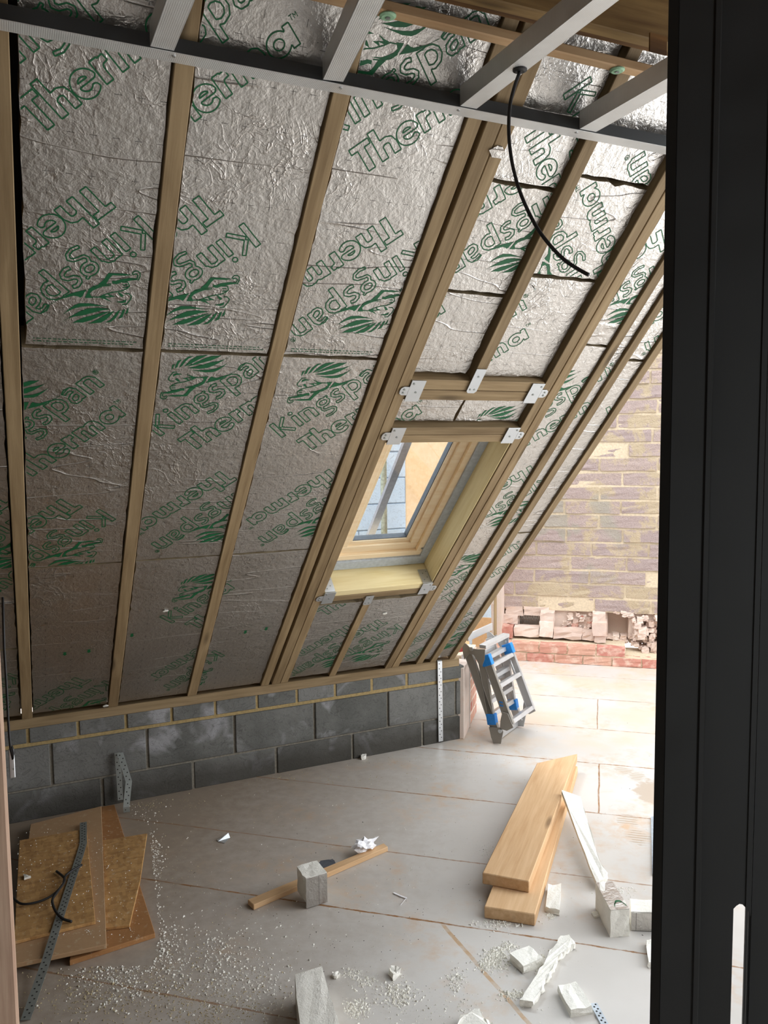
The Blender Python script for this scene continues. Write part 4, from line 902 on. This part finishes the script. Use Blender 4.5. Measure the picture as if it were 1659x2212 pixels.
mb = MB(); a = G(470, 1818, .001); b_ = G(496, 1810, .001); c_ = G(485, 1822, .001)
mb.prism([a, c_, b_, a + Vector((.02, .02, 0))], (0, 0, .0015)); mb.prism([a, b_, b_ + Vector((-.005, .01, .02)), a + Vector((0, .01, .004))], (.002, -.002, .001)); tag(mb.build('metal_scrap', M_PLATE), 'shiny folded metal scrap on the open floor', 'scrap')
mb = MB()
for p_, q_ in (((850, 1929), (868, 1937)), ((878, 1940), (866, 1955))):
    mb.ribbon([G(*p_, .002), G(*q_, .003)], [(0.003, .002, 0)] * 2, [(0, 0, .002)] * 2)
mb.ribbon([G(866, 1936, .002), G(879, 1941, .003)], [(.002, .003, 0)] * 2, [(0, 0, .002)] * 2); tag(mb.build('white_tie', M_WHITEP), 'thin white tie bent in a hook on the floor, right of the batten', 'scrap')
# grey plastic trim leaning at right, perforated bead at the bottom
a = G(1409, 1890, .004); b_ = G(1406, 1765, .004); dd = b_ - a
mb = MB(); wdv = Vector((dd.y, -dd.x, 0)).normalized()
for k, (h0, h1) in enumerate(((.0, .012), (.016, .028))): mb.obox(a + wdv * h0 + Vector((0, 0, -.003)), dd, wdv * (h1 - h0), (0, 0, .008 + .012 * k))
mb.obox(a + Vector((0, 0, -.003)), dd, wdv * .03, (0, 0, .003)); tag(mb.build('plastic_trim', M_GREYP), 'grey plastic trim lying on the floor beside the dark studs', 'trim strip')
a = G(1282, 2168, .004); b_ = G(1318, 2235, .004); d = b_ - a
strap('bead_strip', [a, b_], [(d.y, -d.x, 0)] * 2, [(0, 0, 1)] * 2, 'grey perforated bead at the bottom right of the floor', .024, .002, M_GREYP, .010)

# ------------------------------------------------------------------ folded aluminium ladder
lr = (G(1114, 1571) - G(1067, 1606)); lr.z = 0; Lr = .34; lr.normalize(); lc = lr.dot(G(1067, 1606)); lv = lr * Lr
LD = empty('folding_ladder', G(1075, 1606)); ln_ = Vector((lr.y, -lr.x, 0))     # towards the viewer's right
def lp(x, y): return on(x, y, tuple(lr), lc)
def rail(pa, pb, wd, name, off=0.0, mat=None, dep=.024):
    a, b = lp(*pa), lp(*pb); d = (b - a).normalized(); wv = d.cross(lr).normalized(); mb = MB(); a = a + lr * off; b = b + lr * off
    mb.obox(a - wv * wd / 2, b - a, wv * wd, lr * dep * .35)
    for s in (-1, 1):
        q = a + wv * (s * wd / 2) - wv * (.004 if s > 0 else 0); mb.obox(q - lr * .002, b - a, wv * .004, lr * dep)
    return mb.build(name, mat or M_ALU, LD, bevel=.0008)
FR = [((1007, 1402), (1074, 1592), .050), ((1037, 1408), (1059, 1548), .044), ((1053, 1434), (1101, 1566), .048)]
for i, (pa, pb, wd) in enumerate(FR):
    rail(pa, pb, wd, 'rail', 0, M_ALUSHADE); rail(pa, pb, wd, 'rail', Lr - .024, M_ALU)
    a, b = lp(*pa), lp(*pb); d = (b - a).normalized(); wv = d.cross(lr).normalized()
    for k in (.10, .42, .74) if i != 2 else (.02, .36, .94):
        c = a + (b - a) * k; mb = MB(); mb.obox(c - wv * .022 + lr * .008, lv - lr * .016, wv * .044, d * .026); mb.build('rung', M_ALU, LD, bevel=.002)
def cap(p, wd, hgt, upw, off):
    a = lp(*p) + lr * off; i = 1 if upw == 'b' else 2; pa, pb = lp(*FR[i][0]), lp(*FR[i][1]); d = (pb - pa).normalized(); wv = d.cross(lr).normalized(); mb = MB()
    mb.obox(a - wv * wd / 2 - d * hgt / 2 - lr * .006, wv * wd, d * hgt, lr * .036); mb.build('end_cap', M_BLUE, LD, bevel=.003)
cap((1061, 1554), .058, .065, 'b', 0); cap((1061, 1554), .058, .065, 'b', Lr - .028); cap((1050, 1427), .064, .065, 'c', 0); cap((1050, 1427), .064, .065, 'c', Lr - .028)
def gusset(pl, off=0.0, mat=None, name='hinge_plate', th=.006):
    mb = MB(); mb.prism([lp(*p) + lr * (off - .008) for p in pl], lr * th); return mb.build(name, mat or M_ALUSHADE, LD, bevel=.0008)
GT = [(999, 1386), (1008, 1390), (1018, 1400), (1034, 1402), (1049, 1402), (1048, 1424), (1042, 1440), (1034, 1432), (1024, 1414), (1014, 1412), (1004, 1424), (1001, 1410)]
GBT = [(1086, 1537), (1098, 1541), (1110, 1571), (1096, 1578), (1081, 1573), (1082, 1556)]; GFT = [(1057, 1570), (1083, 1571), (1088, 1580), (1083, 1606), (1067, 1605), (1062, 1592)]
for off, m in ((0, M_ALUSHADE), (Lr, M_ALU)):
    gusset(GT, off, m); gusset(GBT, off, m); gusset(GFT, off, m, 'foot_plate')
for p in ((1020, 1401), (1082, 1578)):
    for off in (-.010, Lr + .0):
        sb = MB(); c = lp(*p) + lr * off; sb.tube([c - lr * .006, c + lr * .004], .012, 14); sb.build('hinge_pin', M_PLATE, LD, smooth=False)
a = lp(1067, 1604); mb = MB(); mb.obox(a - ln_ * .012, lv, ln_ * .024, (0, 0, .045)); mb.build('foot_bar', M_ALU, LD, bevel=.002)
a = lp(1008, 1385); mb = MB(); mb.obox(a, lv, Vector((0, 0, .045)), ln_ * .012); mb.build('top_bar', M_ALU, LD, bevel=.002)
a = lp(1045, 1401); mb = MB(); mb.obox(a - ln_ * .03, lv, ln_ * .045, (0, 0, .022)); mb.build('top_bar', M_ALU, LD, bevel=.002)
a, b_ = lp(*FR[2][0]) + lr * (Lr - .05), lp(*FR[2][1]) + lr * (Lr - .05); c1, c2 = a + (b_ - a) * .12, a + (b_ - a) * .42
mb = MB(); mb.tube([c1, c2], .004, 8); mb.build('latch_bar', M_ALU, LD, smooth=True)
sb = MB(); a = lp(1083, 1520) - lr * .009; 
for dx, dy in ((0, 0), (4, 1), (1, 7), (5, 8)):
    q = lp(1079 + dx, 1518 + dy) - lr * .0025; sb.obox(q, lr * .001, (0, 0, .010), ln_ * .009)
sb.build('blue_sticker', M_BLUE, LD)
tag(LD, 'folded aluminium ladder with blue end caps leaning at the end of the block wall', 'ladder')
q = G(1113, 1567); mb = MB(); mb.obox(q, (.05, .0, 0), (.0, .02, 0), (0, 0, .012)); mb.obox(q + Vector((.0, 0, .012)), (.012, 0, 0), (0, .02, 0), (0, 0, .018)); mb.obox(q + Vector((.036, 0, .012)), (.012, 0, 0), (0, .02, 0), (0, 0, .018)); tag(mb.build('red_clip', M_RED, bevel=.001), 'small red plastic clip on the floor by the ladder', 'clip')

# timber uprights and orange board at the left end of the far wall
for (x0, x1, yy, lb) in ((1066.5, 1071.5, 6.55, 'slim upright timber at the left end of the far wall, nearer the roof'), (1073, 1083, 6.63, 'pale wider upright timber at the left end of the far wall')):
    a = on(x0, 1390, tuple(ND), yy); b_ = on(x1, 1390, tuple(ND), yy); pb_ = Vector((a.x, a.y, 0 if yy < 6.6 else .24)); timber('door_post', pb_, (0, 0, 2.2), (b_.x - a.x, b_.y - a.y, 0), ND * .05, M_PALE if yy > 6.6 else M_RAFT, .002, lb, 'post')
a = on(1020, 1390, tuple(ND), 6.9); b_ = on(1066, 1390, tuple(ND), 6.9); zt = on(1055, 1335, tuple(ND), 6.9).z
mb = MB(); mb.obox((a.x, a.y, 0), (b_ - a).xy.to_3d(), ND * .018, (0, 0, zt)); tag(mb.build('site_board', M_OUTOSB), 'orange board standing behind the folded ladder at the opening', 'board')
q = on(991, 1404, (0, 1, 0), 4.22); mb = MB(); mb.box((q.x - .03, 4.215, .5), (q.x + .03, 4.24, q.z + .02)); tag(mb.build('red_tool', M_RED, bevel=.004), 'red object standing on the wall top just behind the right end of the wall plate', 'tool')
# nails and torn holes in the boards
for (x, y, lb) in ((1150, 617, 'screw sticking out beside the short upper rafter'), ):
    u, s = us(x, y, TW); mb = MB(); mb.tube([rw(u, s, -TW), rw(u, s, -.008)], .0022, 8); mb.tube([rw(u, s, -.008), rw(u, s, -.005)], [.002, .005], 8); tag(mb.build('screw', M_DKSTEEL), lb, 'screw')
for (x, y, r, lb, nm) in ((1075, 330, .03, 'torn bit of foil tape stuck on the trebled rafter near the cable', 'foil_scrap'), (1010, 1236 - 20, .0, '', ''), (833, 1328, .012, 'pale torn spot of foil under the roof window', 'foil_scrap'), (358, 1323, .012, 'pale torn spot beside the lettering of the lower foil board', 'foil_scrap'), (228, 1524, .012, 'pale foam flake on the wall plate by the second rafter', 'foam_flake'), (15, 1310, .022, 'torn white foil hanging between the post and the first rafter', 'foil_scrap')):
    if not lb: continue
    u, s = us(x, y, 0); rnd = random.Random(x); mb = MB(); n = 9
    zz = .0 if nm == 'foam_flake' or x == 1075 else -TB + .0015
    mb.prism([(u + r * math.cos(6.283 * i / n) * rnd.uniform(.6, 1.2), s + r * .7 * math.sin(6.283 * i / n) * rnd.uniform(.6, 1.2), zz) for i in range(n)], (0, 0, .004)); tag(mb.build(nm, M_FOIL if nm == 'foil_scrap' and x in (1075, 15) else M_FOAM, None, RF), lb, 'scrap')
# ------------------------------------------------------------------ dust and crumbs
FOOT = [[G(x, y, 0) for x, y in pl] for pl in ([(1040, 1985), (1158, 2000), (1262, 1672), (1165, 1655)], [(15, 2092), (330, 2085), (345, 2020), (322, 1795), (255, 1735), (50, 1775)],
    [(632, 1925), (655, 1948), (703, 1936), (690, 1905)], [(530, 1950), (550, 1962), (842, 1834), (828, 1822)], [(1280, 1990), (1322, 2026), (1364, 2024), (1335, 1960), (1290, 1950)], [(636, 2150), (730, 2140), (780, 2330), (640, 2340)])]
def inside(p, poly):
    r = False; n = len(poly)
    for i in range(n):
        a, b = poly[i], poly[i - 1]
        if (a.y > p.y) != (b.y > p.y) and p.x < (b.x - a.x) * (p.y - a.y) / (b.y - a.y) + a.x: r = not r
    return r
def crumbs(name, spots, mat, label, cat, seed, zlift=0.0):
    rnd = random.Random(seed); mb = MB()
    for x, y, rx, ry, n, s0_, s1_ in spots:
        for i in range(int(n * 1.7)):
            g1, g2 = rnd.gauss(0, .5), rnd.gauss(0, .5); px, py = x + rx * g1, y + ry * g2
            if py < 1500 or py > 2300 or px < -40: continue
            p = G(px, py, 0)
            if p.y > 4.07 or p.x < -.25: continue
            if any(inside(p, q_) for q_ in FOOT): continue
            s = s0_ + (s1_ - s0_) * rnd.random() ** 2.2; a = rnd.uniform(0, 6.28); d1 = Vector((math.cos(a), math.sin(a), rnd.uniform(-.2, .2))) * s * rnd.uniform(.8, 2.0); d2 = Vector((-math.sin(a), math.cos(a), 0)) * s * rnd.uniform(.6, 1.0); h = s * rnd.uniform(.5, .9)
            z = zlift
            b = len(mb.v); c = p + Vector((0, 0, z))
            mb.v += [tuple(c - d1 * .5 - d2 * .4), tuple(c + d1 * .5 - d2 * .3), tuple(c + d1 * .3 + d2 * .5), tuple(c - d1 * .4 + d2 * .4), tuple(c + d1 * .1 + Vector((0, 0, h)))]
            mb.f += [(b, b + 1, b + 4), (b + 1, b + 2, b + 4), (b + 2, b + 3, b + 4), (b + 3, b, b + 4)]; mb.m += [0] * 4
    return tag(mb.build(name, mat), label, cat, None, 'stuff')
crumbs('foam_crumbs', [(330, 1850, 25, 60, 200, .002, .008), (320, 1910, 18, 40, 160, .002, .009), (325, 1970, 25, 30, 160, .002, .009), (345, 2040, 60, 60, 260, .002, .008), (260, 2110, 120, 80, 420, .002, .008), (470, 2080, 160, 90, 420, .002, .008), (560, 2150, 140, 70, 260, .002, .007), (250, 1760, 90, 30, 160, .002, .007),
    (1070, 2065, 26, 14, 260, .002, .010), (1095, 2045, 24, 12, 120, .002, .008), (1060, 2085, 40, 20, 220, .002, .009), (1085, 1992, 60, 12, 260, .002, .009), (1190, 1978, 12, 10, 60, .002, .008), (860, 2150, 40, 26, 260, .002, .009), (790, 2120, 26, 18, 120, .002, .007), (770, 2180, 30, 22, 180, .002, .008), (760, 2105, 20, 16, 80, .002, .007), (985, 2120, 22, 26, 110, .002, .008), (1110, 2150, 30, 10, 140, .002, .009), (1170, 2085, 20, 30, 90, .002, .008), (1050, 1835, 26, 16, 70, .0015, .004), (1340, 1925, 40, 14, 80, .002, .006),
    (900, 2180, 260, 60, 240, .0015, .006), (700, 1900, 420, 220, 260, .001, .005), (1100, 1800, 420, 240, 140, .001, .004)], M_FOAM, 'white foam crumbs and dust strewn over the front of the floor', 'crumbs', 31)
crumbs('sawdust', [(200, 2150, 200, 80, 500, .0015, .006), (420, 2140, 220, 110, 700, .0015, .005), (420, 1900, 260, 160, 400, .001, .004), (500, 1680, 400, 12, 420, .001, .005), (280, 1735, 160, 16, 260, .001, .005), (560, 1720, 320, 60, 260, .001, .004), (820, 1640, 260, 16, 200, .001, .004), (460, 2190, 120, 50, 300, .001, .005)], M_FOAMY, 'tan sawdust scattered over the floor by the wall and pile of boards', 'sawdust', 32)
crumbs('dark_grit', [(700, 1950, 600, 220, 160, .001, .004), (1100, 1700, 500, 200, 60, .001, .003)], M_HOLE, 'dark specks of grit lying on the floor', 'grit', 33)
def board_dust():
    rnd = random.Random(41); mb = MB()
    for i in range(520):
        px, py = rnd.uniform(35, 310), rnd.uniform(1790, 2030)
        z = .0607 if px < 187 - (py - 1800) * -.09 and py > 1815 and py < 1985 else (.0472 if px < 222 else .0307)
        if px > 222 and (px > 285 or py > 1990 or py < 1825): z = .0187
        if px > 300: continue
        c = G(px, py, z); s = .0012 + .004 * rnd.random() ** 2; a = rnd.uniform(0, 6.28); d1 = Vector((math.cos(a), math.sin(a), 0)) * s * 1.4; d2 = Vector((-math.sin(a), math.cos(a), 0)) * s; b = len(mb.v)
        mb.v += [tuple(c - d1 * .5), tuple(c - d2 * .5), tuple(c + d1 * .5), tuple(c + d2 * .5), tuple(c + Vector((0, 0, s * .7)))]
        mb.f += [(b, b + 1, b + 4), (b + 1, b + 2, b + 4), (b + 2, b + 3, b + 4), (b + 3, b, b + 4)]; mb.m += [0] * 4
    tag(mb.build('foam_dust', M_FOAM), 'pale dust sprinkled on the pile of board offcuts', 'dust', None, 'stuff')
board_dust()
